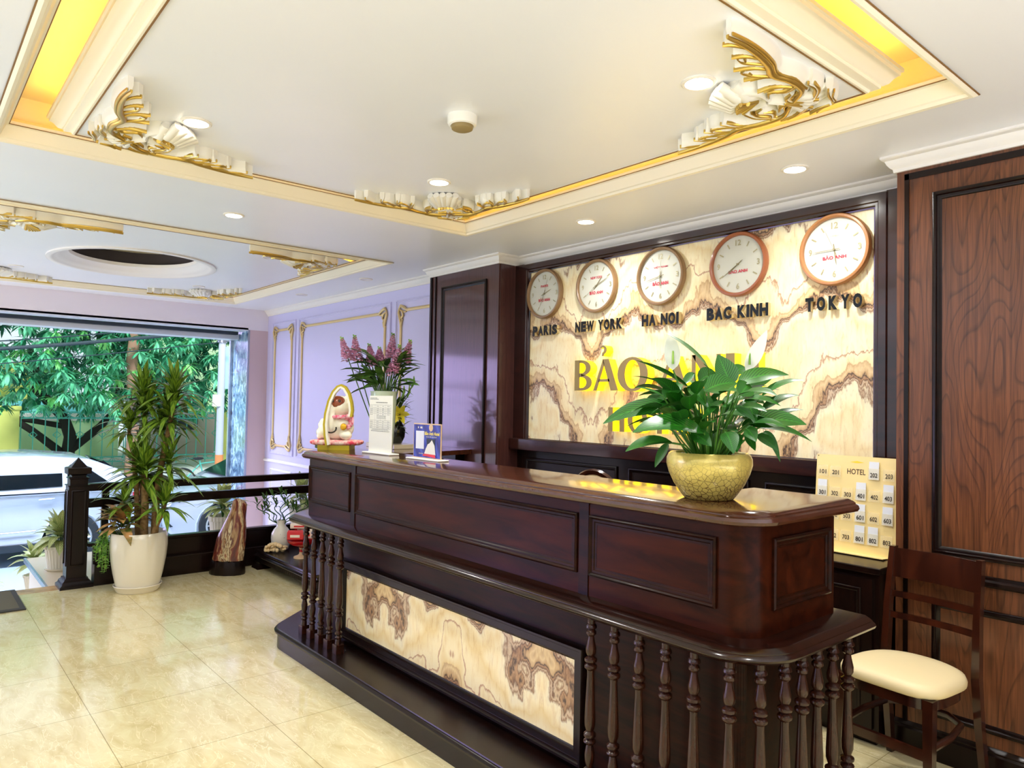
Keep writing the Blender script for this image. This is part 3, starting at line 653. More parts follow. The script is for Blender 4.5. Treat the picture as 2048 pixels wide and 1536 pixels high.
# ------------------------------------------------------------ clocks and signs
def clock(x, name, rimm, hour, minute, sec, label, top=True, brand=False):
    y = 3.72; z = 2.336; r = E('wall_clock', (x, y, z), label, 'clock', 'round wall clocks on the marble wall'); RR = .189
    def ring(pr, m, nm):
        m_ = MB(); m_.loft([[(a * cos(2 * pi * k / 56), -h, a * sin(2 * pi * k / 56)) for k in range(56)] for a, h in pr], cap=False); m_.build(nm, m, r)
    ring([(RR - .004, 0), (RR, .012), (RR, .028), (RR - .006, .038), (RR - .016, .040), (RR - .022, .034), (RR - .024, .020)], rimm, 'rim')
    mk = MB(); mk.loft([[(a * cos(2 * pi * k / 56), -.018, a * sin(2 * pi * k / 56)) for k in range(56)] for a in (RR - .022, .0005)], cap=False)
    mf = lambda u, v, w_: (u, -.019 - w_, v)
    for k in range(12):
        if k % 3 == 0: continue
        a = pi / 2 - k * pi / 6; c_, s_ = cos(a), sin(a); a0, a1, hw = .112, .142, .0035
        mk.add([mf(c_ * q - s_ * t * hw, s_ * q + c_ * t * hw, .0015) for q, t in ((a0, -1), (a1, -1), (a1, 1), (a0, 1))], [(0, 1, 2, 3)], 1)
    for s_, cx, cz, w_ in (('12', 0, .127, .036), ('3', .130, 0, .018), ('6', 0, -.127, .018), ('9', -.130, 0, .018)):
        fit_text(mk, s_, cx - w_ / 2, cx + w_ / 2, cz - .017, cz + .017, lambda u, v, q: (u, -.0205 - q, v), bold=.02, mi=1)
    tx = mk; mf2 = lambda u, v, q: (u, -.0212 - q, v)
    fit_text(tx, 'BẢO ANH', -.062, .062, -.058 if top else -.05, -.028 if top else -.026, mf2, bold=.03, mi=2)
    if top: fit_text(tx, name, -.055 if len(name) > 5 else -.04, .055 if len(name) > 5 else .04, .050, .068, mf2, bold=.02, mi=2)
    if brand: fit_text(mk, 'CAMEO', -.022, .022, .068, .077, mf2, mi=1)
    mk.build('dial', ['dial', 'mark', 'red_ink'], r, smooth=0)
    def hand(ang, L, wd, d, nm, tail=.03):
        h = MB(); a = pi / 2 - R(ang); c_, s_ = cos(a), sin(a)
        P = lambda q, t: (c_ * q - s_ * t * wd, -d, s_ * q + c_ * t * wd)
        h.add([P(-tail, -1), P(L * .7, -1), P(L, 0), P(L * .7, 1), P(-tail, 1)] + [(p[0], p[1] + .001, p[2]) for p in (P(-tail, -1), P(L * .7, -1), P(L, 0), P(L * .7, 1), P(-tail, 1))], [(0, 1, 2, 3, 4), (9, 8, 7, 6, 5)]); h.build(nm, 'hand', r, smooth=0)
    hand(hour, .085, .0026, .024, 'hour_hand'); hand(minute, .125, .0020, .026, 'minute_hand'); hand(sec, .13, .0009, .028, 'second_hand', .04)
    h = MB(); h.loft([[(a * cos(2 * pi * k / 12), -d, a * sin(2 * pi * k / 12)) for k in range(12)] for a, d in ((.006, .02), (.006, .03))]); h.build('hub', 'hand', r)
clock(-4.01, 'PARIS', 'clock_rim_dark', 70, 205, 20, 'small-looking round wall clock above the black word PARIS, leftmost of the row')
clock(-3.477, 'NEW YORK', 'clock_rim_dark', 42, 66, 236, 'round wall clock with light brown rim above the black words NEW YORK')
clock(-2.919, 'VIỆT NAM', 'clock_rim_dark', 180, 258, 5, 'round wall clock with light brown rim above the black words HA NOI')
clock(-2.358, '', 'clock_rim_red', 232, 236, 236, 'round wall clock with reddish rim above the black words BAC KINH', top=False)
clock(-1.79, '', 'clock_rim', 172, 268, 335, 'largest-looking round wall clock, orange-brown rim, above the black word TOKYO', top=False, brand=True)
def word(s, x0, x1, label, gap=False):
    r = E('city_sign', ((x0 + x1) / 2, 3.72, 2.058), label, 'sign', 'black city names under the clocks')
    n = len(s); ws = [(.36 if c in 'I' else .52 if c == ' ' else 1.35 if c in 'WM' else 1.) for c in s]; g = .10 if not gap else .36
    tot = sum(ws) + g * (n - 1); k = (x1 - x0) / tot; x = x0 - (x0 + x1) / 2
    for c, w_ in zip(s, ws):
        if c != ' ':
            f = MB(); b = MB()
            fit_text(f, c, x, x + w_ * k, -.037, .037, lambda u, v, q: (u, -.028 - q, v), bold=.062 if c != 'I' else .03, ext=.0)
            fit_text(b, c, x + .001, x + w_ * k - .001, -.036, .036, lambda u, v, q: (u, -.0145 - q * .9, v), bold=.062 if c != 'I' else .03, ext=.0145)
            o = b.build('letter', 'letter_side', r, smooth=0); f.build('letter_face', 'black_gloss', o, smooth=0)
        x += (w_ + g) * k
word('PARIS', -4.126, -3.856, 'black raised letters PARIS on the marble wall'); word('NEW YORK', -3.67, -3.228, 'black raised letters NEW YORK on the marble wall')
word('HA NOI', -3.061, -2.767, 'black raised letters HA NOI on the marble wall'); word('BAC KINH', -2.563, -2.159, 'black raised letters BAC KINH on the marble wall')
word('TOKYO', -1.943, -1.642, 'black raised letters TOKYO on the marble wall, widely spaced', gap=True)

def ell(cx, cy, rx, ry, a0, a1, n): return [(cx + rx * cos(R(a0 + (a1 - a0) * i / n)), cy + ry * sin(R(a0 + (a1 - a0) * i / n))) for i in range(n + 1)]
def ringstrip(o, i): return [[o[k], o[k + 1], i[k + 1], i[k]] for k in range(len(o) - 1)]
GL = {
 'B': [[(0, 0), (.22, 0), (.22, 1), (0, 1)]] + ringstrip(ell(.30, .74, .42, .26, 90, -90, 10), ell(.30, .74, .20, .17, 90, -90, 10)) + ringstrip(ell(.32, .265, .46, .265, 90, -90, 10), ell(.32, .265, .22, .175, 90, -90, 10))
   + [[(.2, .91), (.31, .91), (.31, 1), (.2, 1)], [(.2, .44), (.33, .44), (.33, .57), (.2, .57)], [(.2, 0), (.33, 0), (.33, .09), (.2, .09)]],
 'A': [[(0, 0), (.13, 0), (.44, .86), (.38, 1)], [(.36, 1), (.60, 1), (.98, 0), (.70, 0)], [(.20, .28), (.66, .28), (.63, .37), (.23, .37)]],
 'O': ringstrip(ell(.5, .5, .52, .53, 0, 360, 28), ell(.5, .5, .27, .44, 0, 360, 28)),
 'N': [[(0, 0), (.12, 0), (.12, 1), (0, 1)], [(0, 1), (.26, 1), (.88, 0), (.64, 0)], [(.76, 0), (.88, 0), (.88, 1), (.76, 1)]],
 'H': [[(0, 0), (.24, 0), (.24, 1), (0, 1)], [(.64, 0), (.88, 0), (.88, 1), (.64, 1)], [(.22, .45), (.66, .45), (.66, .56), (.22, .56)]],
 'T': [[(.3, 0), (.54, 0), (.54, .95), (.3, .95)], [(0, .88), (.84, .88), (.84, 1), (0, 1)]],
 'E': [[(0, 0), (.24, 0), (.24, 1), (0, 1)], [(.2, .89), (.66, .89), (.66, 1), (.2, 1)], [(.2, .46), (.58, .46), (.58, .56), (.2, .56)], [(.2, 0), (.68, 0), (.68, .11), (.2, .11)]],
 'L': [[(0, 0), (.24, 0), (.24, 1), (0, 1)], [(.2, 0), (.7, 0), (.7, .11), (.2, .11)]],
 '?': ringstrip(ell(.16, .28, .20, .20, 150, -70, 10), ell(.14, .28, .09, .11, 150, -70, 10)) + [[(.10, .0), (.19, .0), (.24, .12), (.13, .17)]],
}
def glow_sign(name, spec, h, z, xc, label):
    r = E(name, (xc, 3.72, z), label, 'sign')
    for ch, x, wd in spec:
        zz = 0; hh = h
        if ch == '?': zz = h * 1.1; hh = h * .72
        f = MB(); b = MB()
        mx = max(p[0] for q in GL[ch] for p in q) if ch != '?' else 1
        for poly in GL[ch]:
            P2 = [(x + u / mx * wd, zz + v * hh) for u, v in poly]; n = len(P2)
            b.loft([[(u, -.002, v) for u, v in P2], [(u, -.066, v) for u, v in P2]])
            f.loft([[(u, -.0662, v) for u, v in P2], [(u, -.071, v) for u, v in P2]])
        o = b.build('letter' if ch != '?' else 'letter_accent', 'sign_glow', r, smooth=0); f.build('letter_face', 'sign_face', o, smooth=0)
    return r
glow_sign('hotel_name_sign', [('B', -3.625 + 2.88, .165), ('A', -3.445 + 2.88, .225), ('?', -3.385 + 2.88, .16), ('O', -3.222 + 2.88, .25), ('A', -2.885 + 2.88, .22), ('N', -2.635 + 2.88, .20), ('H', -2.40 + 2.88, .21)], .213, 1.603, -2.88,
          'large backlit gold letters BẢO ANH glowing yellow on the marble wall')
glow_sign('hotel_word_sign', [('H', -3.302 + 2.88, .14), ('O', -3.13 + 2.88, .16), ('T', -2.935 + 2.88, .125), ('E', -2.775 + 2.88, .10), ('L', -2.64 + 2.88, .11)], .16, 1.331, -2.88,
          'smaller backlit gold word HOTEL mostly hidden behind the peace lily')
l = light('sign_glow_light', 'AREA', (-2.9, 3.60, 1.72), (R(-90), 0, 0), 1.3, (1, .66, .2), shape='RECTANGLE', size=1.5, size_y=.25)

# ------------------------------------------------------------ key board
KB = V((-1.665, 3.595, .80)); tilt = Matrix.Translation(KB) @ Matrix.Rotation(R(-4.5), 4, 'X')
kb = E('key_board', KB, 'cream room-key board with numbered pockets and the word HOTEL, leaning against the wall', 'board')
TK = Matrix.Rotation(R(-4.5), 4, 'X')
W0, W1, HH = -.175, .245, .475
mb = MB(TK); mb.box(W0, W1, 0, .006, 0, HH); mb.build('backboard', 'board', kb, smooth=0)
mb = MB(TK); mb.box(W0, W1 - .05, -.06, 0, .0, .004); mb.build('foot', 'board', kb, smooth=0)
mb = MB(TK)
for x in (W0 + .008, W1 - .012):
    for z in (.035, HH - .008): mb.ball((x, -.001, z), .0025, 8, 5)
mb.build('screw', 'ink', kb)
rows = [(.365, [(0, '101'), (1, '201'), (3.9, '202'), (5, '203')]), (.260, [(0, '301'), (1, '302'), (2, '303'), (3, '401'), (4, '402'), (5, '403')]),
        (.155, [(0, '501'), (1, '502'), (2, '503'), (3, '601'), (4, '602'), (5, '603')]), (.052, [(0, '701'), (1, '702'), (2, '703'), (3, '801'), (4, '802'), (5, '803')])]
cards = {'202', '301', '401', '403', '601', '603', '801', '802'}
hm = lambda d: (lambda u, v, q: (u, -d - q, v)); pw = .0645
for z, items in rows:
    for k, s in items:
        x = W0 + .012 + k * pw
        p = MB(TK); p.box(x, x + .054, -.011, -.0095, z, z + .055); p.build('pocket', 'acrylic', kb, smooth=0)
        t = MB(TK); fit_text(t, s, x + .011, x + .045, z + .012, z + .034, hm(.0115), bold=.02); t.build('room_number', 'ink', kb, smooth=0)
        if s in cards:
            c = MB(tilt @ Matrix.Identity(4)); c.box(x + .003, x + .050, -.0085, -.0065, z + .002, z + .088); tag(c.build('key_card', 'card', smooth=0), 'white key card standing in the %s pocket of the key board' % s, 'card', 'white key cards in the key board')
t = MB(TK); fit_text(t, 'HOTEL', W0 + .158, W0 + .248, .385, .412, hm(.001), bold=.012); t.build('hotel_lettering', 'brown_ink', kb, smooth=0)
t = MB(TK); t.add([(W0 + .17, -.001, .445), (W0 + .205, -.001, .452), (W0 + .24, -.001, .445), (W0 + .205, -.001, .441)], [(0, 1, 2, 3)]); t.build('yellow_emblem', 'yellow_ink', kb, smooth=0)

# ------------------------------------------------------------ chairs
def chair(loc, rz, label, wood='chair_wood'):
    r = E('dining_chair', loc, label, 'chair', rz=rz)
    seat = MB(); N = 40; rings = []
    def outl(k, z):
        o = []
        for i in range(N):
            a = 2 * pi * i / N; x = cos(a); y = sin(a)
            sq = 4.5 if y < 0 else 2.3
            rr = (abs(x) ** sq + abs(y) ** sq) ** (-1 / sq)
            o.append((x * rr * .205 * k, y * rr * .20 * k, z))
        return o
    seat.loft([outl(.95, .428), outl(1.0, .436), outl(1.005, .452), outl(.97, .468), outl(.86, .478), outl(.6, .484), outl(.2, .486)]); seat.build('seat', 'leather', r, smooth=70)
    ap = MB(); ap.loft([outl(.90, .385), outl(.90, .43)]); ap.build('seat_frame', wood, r)
    for sx_ in (-1, 1):
        l = MB(); l.loft2([[(sx_ * .172 - a, -.165 - a), (sx_ * .172 + a, -.165 - a), (sx_ * .172 + a, -.165 + a), (sx_ * .172 - a, -.165 + a)] for a in (.014, .019)], [0, .43]); l.build('leg', wood, r)
    for sx_ in (-1, 1):
        l = MB(); P = [(.19, .245, 0), (.185, .205, .25), (.183, .185, .44), (.180, .200, .66), (.176, .235, .905)]
        l.loft([[(sx_ * x - a, y - .016, z), (sx_ * x + a, y - .016, z), (sx_ * x + a, y + .018, z), (sx_ * x - a, y + .018, z)] for (x, y, z), a in zip(P, (.012, .014, .015, .013, .011))]); l.build('back_post', wood, r)
    def slat(z0, z1, t, nm):
        m_ = MB(); rr = []
        for i in range(9):
            x = -.175 + .35 * i / 8; c = .022 * (1 - (x / .175) ** 2)
            f = lambda z: .185 + (max(z - .44, 0) / .465) ** 1.4 * .05
            rr.append([(x, f(z0) + c - t, z0), (x, f(z1) + c - t, z1), (x, f(z1) + c + t, z1), (x, f(z0) + c + t, z0)])
        m_.loft(rr); m_.build(nm, wood, r)
    slat(.775, .898, .008, 'crest_rail'); slat(.690, .715, .007, 'back_slat'); slat(.600, .625, .007, 'back_slat')
    m_ = MB(); m_.box(-.16, .16, -.175, -.155, .20, .235); m_.build('stretcher', wood, r)
    m_ = MB(); m_.tube([(-.165, -.14, .24), (-.17, .0, .25), (-.15, .13, .26), (-.08, .18, .265), (.08, .18, .265), (.15, .13, .26), (.17, .0, .25), (.165, -.14, .24)], .012, 8, flat=1.2); m_.build('curved_brace', wood, r)
    return r
chair((-1.215, 3.14, 0), R(-6), 'dark wooden ladder-back chair with cream padded seat against the brown panelled wall')
rc = E('round_back_chair', (-2.68, 2.86, 0), 'round wooden chair back with cream pad just showing above the counter top', 'chair', rz=R(6))
def oval(m_, rx, rz_, y0, y1, cz, n=36): m_.loft([[(rx * cos(2 * pi * k / n), y, cz + rz_ * sin(2 * pi * k / n)) for k in range(n)] for y in (y0, y1)])
m_ = MB(); m_.loft([[((.20 + a) * cos(2 * pi * k / 40), h, .93 + (.232 + a) * sin(2 * pi * k / 40)) for k in range(40)] for a, h in ((-.03, -.01), (-.008, -.016), (.0, 0), (-.008, .02), (-.03, .016))], cap=False); m_.build('back_ring', 'chair_wood', rc)
m_ = MB(); oval(m_, .172, .205, -.006, .012, .93); m_.build('back_pad', 'leather', rc)
m_ = MB(); m_.lathe([(.0005, .43), (.20, .43), (.215, .445), (.205, .47), (.0005, .48)], 0, -.22, 30); m_.build('seat', 'leather', rc)
for a, b, top in ((-.17, -.38, .43), (.17, -.38, .43), (-.17, -.02, .75), (.17, -.02, .75)):
    m_ = MB(); m_.tube([(a, b, 0), (a * .97, b, top)], .018, 8); m_.build('leg', 'chair_wood', rc)

# ------------------------------------------------------------ plants
RV = V((.6463, .7631, 0)); DV = V((-.7631, .6463, 0)); UV = V((0, 0, 1))
def loc3(r, d, z): return RV * r + DV * d + UV * z          # local axes used for arranging plants
def pot_ribbed(mb, h, r0, r1, n=48):
    mb.loft([[((r * (1 + (.02 if k % 2 else -.02))) * cos(2 * pi * k / n), (r * (1 + (.02 if k % 2 else -.02))) * sin(2 * pi * k / n), z) for k in range(n)]
             for r, z in ((r0, 0), (r0 * 1.02, .01), (r1 * .98, h * .86), (r1 * 1.06, h * .88), (r1 * 1.08, h), (r1 * .98, h), (r1 * .92, h * .88))], cap=True)
def rosette(mb, c, n, L, wd, zmin, zmax, arch, mi=0, shape=1, fold=.25, seed=0, bias=None):
    rnd = random.Random(seed)
    for i in range(n):
        a = i * 2.39996 + rnd.uniform(-.3, .3); t = (i + .5) / n; el = zmin + (zmax - zmin) * t; ll = L * rnd.uniform(.75, 1.1)
        dv = V((cos(a) * cos(el), sin(a) * cos(el), sin(el)))
        tip = V(c) + dv * ll + V((0, 0, -arch * ll * rnd.uniform(.5, 1.2) * cos(el)))
        b = V(c) + V((0, 0, (t - .7) * L * .35))
        mb.leaf(b, tip, wd * rnd.uniform(.8, 1.15), arch=ll * rnd.uniform(.2, .38) * max(.3, cos(el)), n=6, fold=fold, shape=shape, mi=mi)

# peace lily in the crackled gold bowl
PL = V((-1.462, 2.130, 1.19)); pk = 1 / 2352
lily = E('peace_lily', PL + V((0, 0, .130)), 'lush peace lily with broad dark green leaves and two white blooms on the counter', 'plant')
bowl = E('gold_bowl', PL, 'round gold crackle-glazed bowl planter standing on right part of the counter top', 'planter')
mb = MB(); mb.lathe([(.0005, .0), (.078, .0), (.084, .004), (.098, .022), (.118, .052), (.135, .088), (.1435, .118), (.1425, .138), (.136, .152), (.129, .158), (.124, .156), (.120, .148), (.118, .13), (.0005, .13)], n=56, cap=False); mb.build('bowl_body', 'gold_crackle', bowl, smooth=60)
def D(zx, zy, d=0.): return RV * ((zx - 929) * pk) + DV * d + UV * ((1439 - zy) * pk - .130)
LL = [((780, 900), (232, 905), 215, -.17, -.20, .05, .25), ((575, 985), (195, 1052), 150, -.12, -.16, .03, .4), ((640, 720), (55, 852), 130, -.02, -.05, .05, -.2), ((750, 720), (390, 765), 135, -.10, -.14, .04, .9),
 ((770, 545), (330, 338), 62, .02, .0, .02, 1.1), ((640, 560), (330, 460), 70, .05, .08, .02, .8), ((560, 620), (335, 550), 45, .02, .04, .01, .4), ((905, 390), (540, 128), 125, -.02, -.06, .015, .35),
 ((1065, 530), (978, 282), 170, -.05, -.02, 0, 0), ((1110, 520), (1548, 435), 150, -.06, -.02, .03, -.1), ((1190, 590), (1560, 395), 130, .04, .08, .03, .3), ((1120, 830), (1520, 822), 150, -.16, -.20, .03, .1),
 ((1300, 860), (1738, 968), 120, -.04, -.02, .03, -.3), ((1230, 600), (1472, 668), 80, .08, .12, .02, .6), ((1220, 700), (1450, 690), 40, .10, .16, .01, .6), ((1240, 660), (1545, 610), 40, .08, .12, .01, .8),
 ((1400, 745), (1575, 800), 70, .02, .04, .01, .3), ((920, 890), (960, 1042), 120, -.20, -.23, .02, 0), ((1090, 860), (1140, 955), 85, -.18, -.21, .01, .4), ((1230, 920), (1372, 1032), 75, -.10, -.13, .015, .2),
 ((1310, 900), (1432, 1122), 55, -.06, -.08, .05, .5), ((545, 985), (437, 1175), 75, -.10, -.12, .0, .5), ((775, 585), (1045, 520), 150, -.18, -.14, .02, .2), ((1085, 610), (1205, 520), 130, -.12, -.06, .01, .4),
 ((850, 500), (1055, 462), 130, .02, .08, .03, .4), ((680, 545), (815, 715), 90, -.12, -.16, .02, .2), ((905, 655), (750, 800), 85, -.20, -.19, .01, .5), ((530, 640), (700, 530), 110, -.06, -.02, .02, 0),
 ((1130, 640), (1160, 830), 90, -.12, -.18, .02, .4), ((990, 700), (1140, 800), 50, -.2, -.2, .01, .6), ((600, 700), (730, 790), 90, -.03, -.1, .02, .2), ((700, 900), (830, 1000), 110, -.14, -.18, .01, .2),
 ((1050, 900), (1020, 1040), 80, -.14, -.18, .0, .6), ((1150, 900), (1190, 1030), 60, -.1, -.14, .0, .2), ((440, 650), (620, 700), 90, .06, .0, .02, .2), ((820, 620), (900, 760), 110, -.1, -.14, .0, .1),
 ((1080, 420), (1150, 560), 90, .08, .04, .02, .3), ((1180, 430), (1330, 370), 90, .1, .14, .02, .2), ((860, 420), (770, 520), 90, .1, .12, .0, .2), ((1000, 640), (860, 560), 80, .1, .06, .02, .1),
 ((900, 800), (760, 700), 70, .05, .04, .01, .3), ((1200, 760), (1330, 700), 80, .1, .14, .01, .2), ((640, 820), (480, 900), 100, .08, .14, .02, .1), ((1060, 760), (1240, 640), 90, .06, .12, .02, .5)]
fo = MB(); st = MB()
for (a, b, wd, d0, d1, ar, ro) in LL:
    p0 = D(*a, d0); p1 = D(*b, d1)
    fo.leaf(p0, p1, wd * pk * 1.22, arch=ar, n=10, fold=.22, shape=0, roll=ro, up=tuple((UV - DV * .9).normalized()))
    rr = V(((a[0] - 929) * pk * .28, d0 * .3)); s0 = RV * rr.x + DV * rr.y + UV * .0
    st.tube([s0, s0.lerp(p0, .55) + UV * .02, p0, p0.lerp(p1, .12)], [.0035, .003, .0028, .001], 6)
for i in range(54):
    a = i * 2.4; q_ = (i % 9) / 8; s0 = V((cos(a) * .04, sin(a) * .04, 0)); p0 = V((cos(a) * (.05 + .06 * (i % 3)), sin(a) * (.05 + .06 * (i % 3)), .09 + .13 * q_)); p1 = p0 + V((cos(a + .4) * .14, sin(a + .4) * .14, .07 - .014 * (i % 7)))
    fo.leaf(p0, p1, .055, arch=.03, n=7, fold=.25, roll=.3); st.tube([s0, s0.lerp(p0, .6) + UV * .02, p0], [.003, .0028, .002], 5)
fo.build('foliage', 'lily_leaf', lily, smooth=60); st.build('stems', 'lily_stem', lily, smooth=60)
for (a, b, wd, d0, mid) in (((628, 410), (588, 95), 130, .0, (628, 250)), ((1255, 400), (1412, 66), 120, .05, (1275, 230))):
    s = MB(); p0 = D(*a, d0); p1 = D(*b, d0 - .02); pm = D(*mid, d0)
    s.leaf(p0 + UV * .0, p1, wd * pk, arch=.0, n=10, fold=.35, up=tuple(-DV)); o = s.build('white_bloom', 'spathe', lily, smooth=60)
    s = MB(); q = p0.lerp(p1, .15) - DV * .008; s.tube([q, q + UV * .045], [.004, .003], 7); s.build('spadix', 'creeper', o)
    s = MB(); s.tube([V((0, 0, 0)) + RV * (p0.dot(RV) * .3), p0.lerp(V((0, 0, 0)), .4) + UV * .0, p0], .0028, 6); s.build('flower_stalk', 'lily_stem', lily)
pe = MB(); pe.ball((0, 0, 0), (.013, .010, .008), 10, 6); pe = pe.build('white_pebble', 'pebble', smooth=60); first = True
rnd = random.Random(4)
for i in range(26):
    a = i * 2 * pi / 26; rr = .103 + rnd.uniform(-.008, .006); o = pe if first else pe.copy()
    if not first: COL.objects.link(o)
    first = False; o.location = PL + V((cos(a) * rr, sin(a) * rr, .1375 + .004 * (i % 3))); o.rotation_euler = (rnd.uniform(-.4, .4), rnd.uniform(-.4, .4), rnd.uniform(0, 3)); k = rnd.uniform(.8, 1.25); o.scale = (k, k, k)
    tag(o, 'small white pebble on the soil round the peace lily in the gold bowl', 'pebble', 'white pebbles in the gold bowl')

# dracaena in the tall white pot
DP = V((-6.205, 1.475, 0)); dk = 1 / 1343.6
sau = E('pot_saucer', DP, 'cream saucer under the tall white pot on the floor', 'saucer'); mb = MB(); mb.lathe([(.0005, 0), (.145, 0), (.155, .012), (.168, .045), (.174, .05), (.172, .056), (.160, .05), (.148, .02), (.0005, .018)], n=48, cap=False); mb.build('saucer_dish', 'ceramic', sau)
dpot = E('tall_pot', DP + V((0, 0, .019)), 'tall glossy cream-white plant pot standing by the railing', 'planter')
mb = MB(); mb.lathe([(.0005, .0), (.135, .0), (.148, .006), (.158, .04), (.178, .13), (.196, .24), (.204, .33), (.203, .40), (.198, .432), (.192, .438), (.187, .432), (.184, .40), (.0005, .395)], n=56, cap=False); mb.build('pot_body', 'ceramic', dpot, smooth=60)
dr = E('corn_plant', DP + V((0, 0, .414)), 'tall multi-stemmed dracaena with strappy green leaves in the white floor pot', 'plant')
def DD(zx, zy, d=0.): return RV * ((zx - 535) * dk) + DV * d + UV * ((2354 - zy) * dk - .414)
trunks = [([(600, 1810), (605, 1500), (600, 1300), (595, 1120)], .030, .024, -.03), ([(680, 1810), (690, 1400), (712, 1150), (745, 950), (785, 720), (835, 460), (850, 330)], .030, .014, .02), ([(560, 1810), (520, 1300), (556, 900), (530, 620), (488, 350)], .028, .013, .05),
          ([(520, 1810), (490, 1300), (450, 1000), (395, 760), (392, 680)], .022, .010, .0), ([(715, 1790), (760, 1640), (812, 1540), (830, 1440)], .021, .014, -.06)]
for pts, r0, r1, d in trunks:
    mb = MB(); n = len(pts); P = [DD(x, y, d) for x, y in pts]; Q = []
    for i in range(n - 1):
        for k in range(4): Q.append(P[i].lerp(P[i + 1], k / 4))
    Q.append(P[-1]); mb.tube(Q, [(r0 + (r1 - r0) * i / (len(Q) - 1)) * (1 + .06 * ((i * 7) % 3 - 1)) for i in range(len(Q))], 10); mb.build('trunk', 'dracaena_trunk', dr, smooth=60)
cr = [((488, 300), .26, 30, .05), ((520, 480), .27, 30, .05), ((850, 270), .27, 30, .02), ((800, 500), .27, 30, .02), ((395, 640), .24, 20, .0), ((600, 1080), .29, 34, -.05), ((470, 1080), .26, 22, .03), ((790, 1010), .27, 24, .04), ((830, 1430), .22, 20, -.06), ((400, 1420), .20, 14, -.04), ((700, 650), .2, 16, .08)]
for i, ((x, y), L, n, d) in enumerate(cr):
    mb = MB(); rosette(mb, DD(x, y, d), int(n * 1.45), L * 1.18, .050, -.35, 1.4, .62, seed=i); mb.build('leaf_crown', 'dracaena', dr, smooth=60)
cro = E('croton', DP + loc3(-.09, -.09, .416), 'low bushy plant with green and orange-tan leaves at foot of the dracaena', 'plant'); mb = MB(); rosette(mb, (0, 0, .13), 32, .23, .07, -.35, 1.0, .35, shape=0, seed=5)
rosette(mb, loc3(-.06, -.03, .16), 10, .15, .06, -.2, .9, .3, shape=0, seed=7); mb.build('foliage', 'croton', cro, smooth=60)
mb = MB()
for k in range(7): mb.tube([(0, 0, 0), tuple(loc3(.03 * (k - 3), -.01, .14))], .003, 5)
mb.build('stems', 'lily_stem', cro)
crp = E('trailing_creeper', DP + loc3(-.155, -.06, .42), 'small-leaved bright green creeper trailing over left rim of the white floor pot', 'plant'); mb = MB(); rnd = random.Random(8)
for k in range(22):
    a = pi + .7 + rnd.uniform(-.9, .75); rr = rnd.uniform(.045, .15); P = [V((0, 0, .02)), loc3(cos(a) * rr * .7, sin(a) * rr * .6, .04), loc3(cos(a) * rr, sin(a) * rr * .8, -.07), loc3(cos(a) * rr * 1.02, sin(a) * rr * .8, -rnd.uniform(.10, .27))]
    mb.tube(P, .0012, 4)
    for j in range(16):
        t = j / 15 * 2.999; i = int(t); c = P[i].lerp(P[i + 1], t - i); q = V((rnd.uniform(-1, 1), rnd.uniform(-1, 1), rnd.uniform(-.4, .6))).normalized()
        mb.leaf(c, c + q * .028, .020, arch=.004, n=3, fold=.1, shape=2)
mb.build('foliage', 'creeper', crp, smooth=60)
pb = MB(); pb.ball((0, 0, 0), (.018, .014, .012), 9, 6); pb = pb.build('pale_stone', 'pebble', smooth=60)
for i in range(14):
    a = -2.3 + i * .27; o = pb if i == 0 else pb.copy()
    if i: COL.objects.link(o)
    o.location = DP + V((cos(a) * .165, sin(a) * .165, .424)); o.rotation_euler = (0, 0, i)
    tag(o, 'pale pebble on the soil at the rim of the tall white floor pot', 'pebble', 'pale pebbles in the tall white pot')

def bush(name, loc, ph, pr_, label, seed, L=.2, n=36, wd=.075, pot_label=None, m='aglaonema', sh=.12):
    p = E('white_ribbed_pot', loc, pot_label, 'planter', 'white ribbed plant pots beyond the railing'); mb = MB(); pot_ribbed(mb, ph, pr_ * .72, pr_); mb.build('pot_body', 'ceramic_ribbed', p, smooth=20)
    mb = MB(); mb.lathe([(.0005, -.003), (pr_ * .85, -.003), (pr_ * .95, .008), (pr_ * .98, .018), (pr_ * .9, .018), (pr_ * .75, .004)], n=36, cap=False); mb.build('saucer', 'ceramic', p)
    b = E(name, V(loc) + V((0, 0, ph * .9)), label, 'plant'); mb = MB(); rosette(mb, (0, 0, sh), n, L, wd, -.45, 1.35, .35, shape=0, seed=seed, fold=.15); mb.build('foliage', m, b, smooth=60)
    mb = MB()
    for k in range(6): a = k * 1.05; mb.tube([(0, 0, 0), (cos(a) * .03, sin(a) * .03, sh)], .004, 5)
    mb.build('stems', 'lily_stem', b)
bush('variegated_aglaonema', (-7.42, 1.13, -.015), .21, .115, 'bushy yellow-green variegated plant left of the dark newel post', 3, .25, 46, .085, 'white ribbed pot on the marble ledge left of the newel post')
bush('variegated_aglaonema', (-8.45, 1.08, -.42), .17, .09, 'small pale variegated plant at lower left beyond the marble ledge', 4, .24, 30, .075, 'small white ribbed pot at lower left, below the marble ledge', sh=.16)
bush('variegated_aglaonema', (-8.7, .72, -.62), .17, .09, 'lowest small variegated plant at left edge above the dark mat', 14, .2, 22, .06, 'lowest small white pot at left edge above the dark mat', sh=.1)
bush('variegated_aglaonema', (-7.35, 2.50, -.015), .36, .125, 'yellow-green leafy plant behind the railing above the striped stone', 5, .27, 44, .075, 'white ribbed pot seen through the railing behind the striped stone', sh=.16)
bush('variegated_aglaonema', (-7.30, 3.30, -.015), .40, .12, 'yellow-green leafy plant behind the railing beside the counter\'s left end', 6, .26, 40, .075, 'white ribbed pot seen through the railing beside the counter\'s left end', sh=.16)
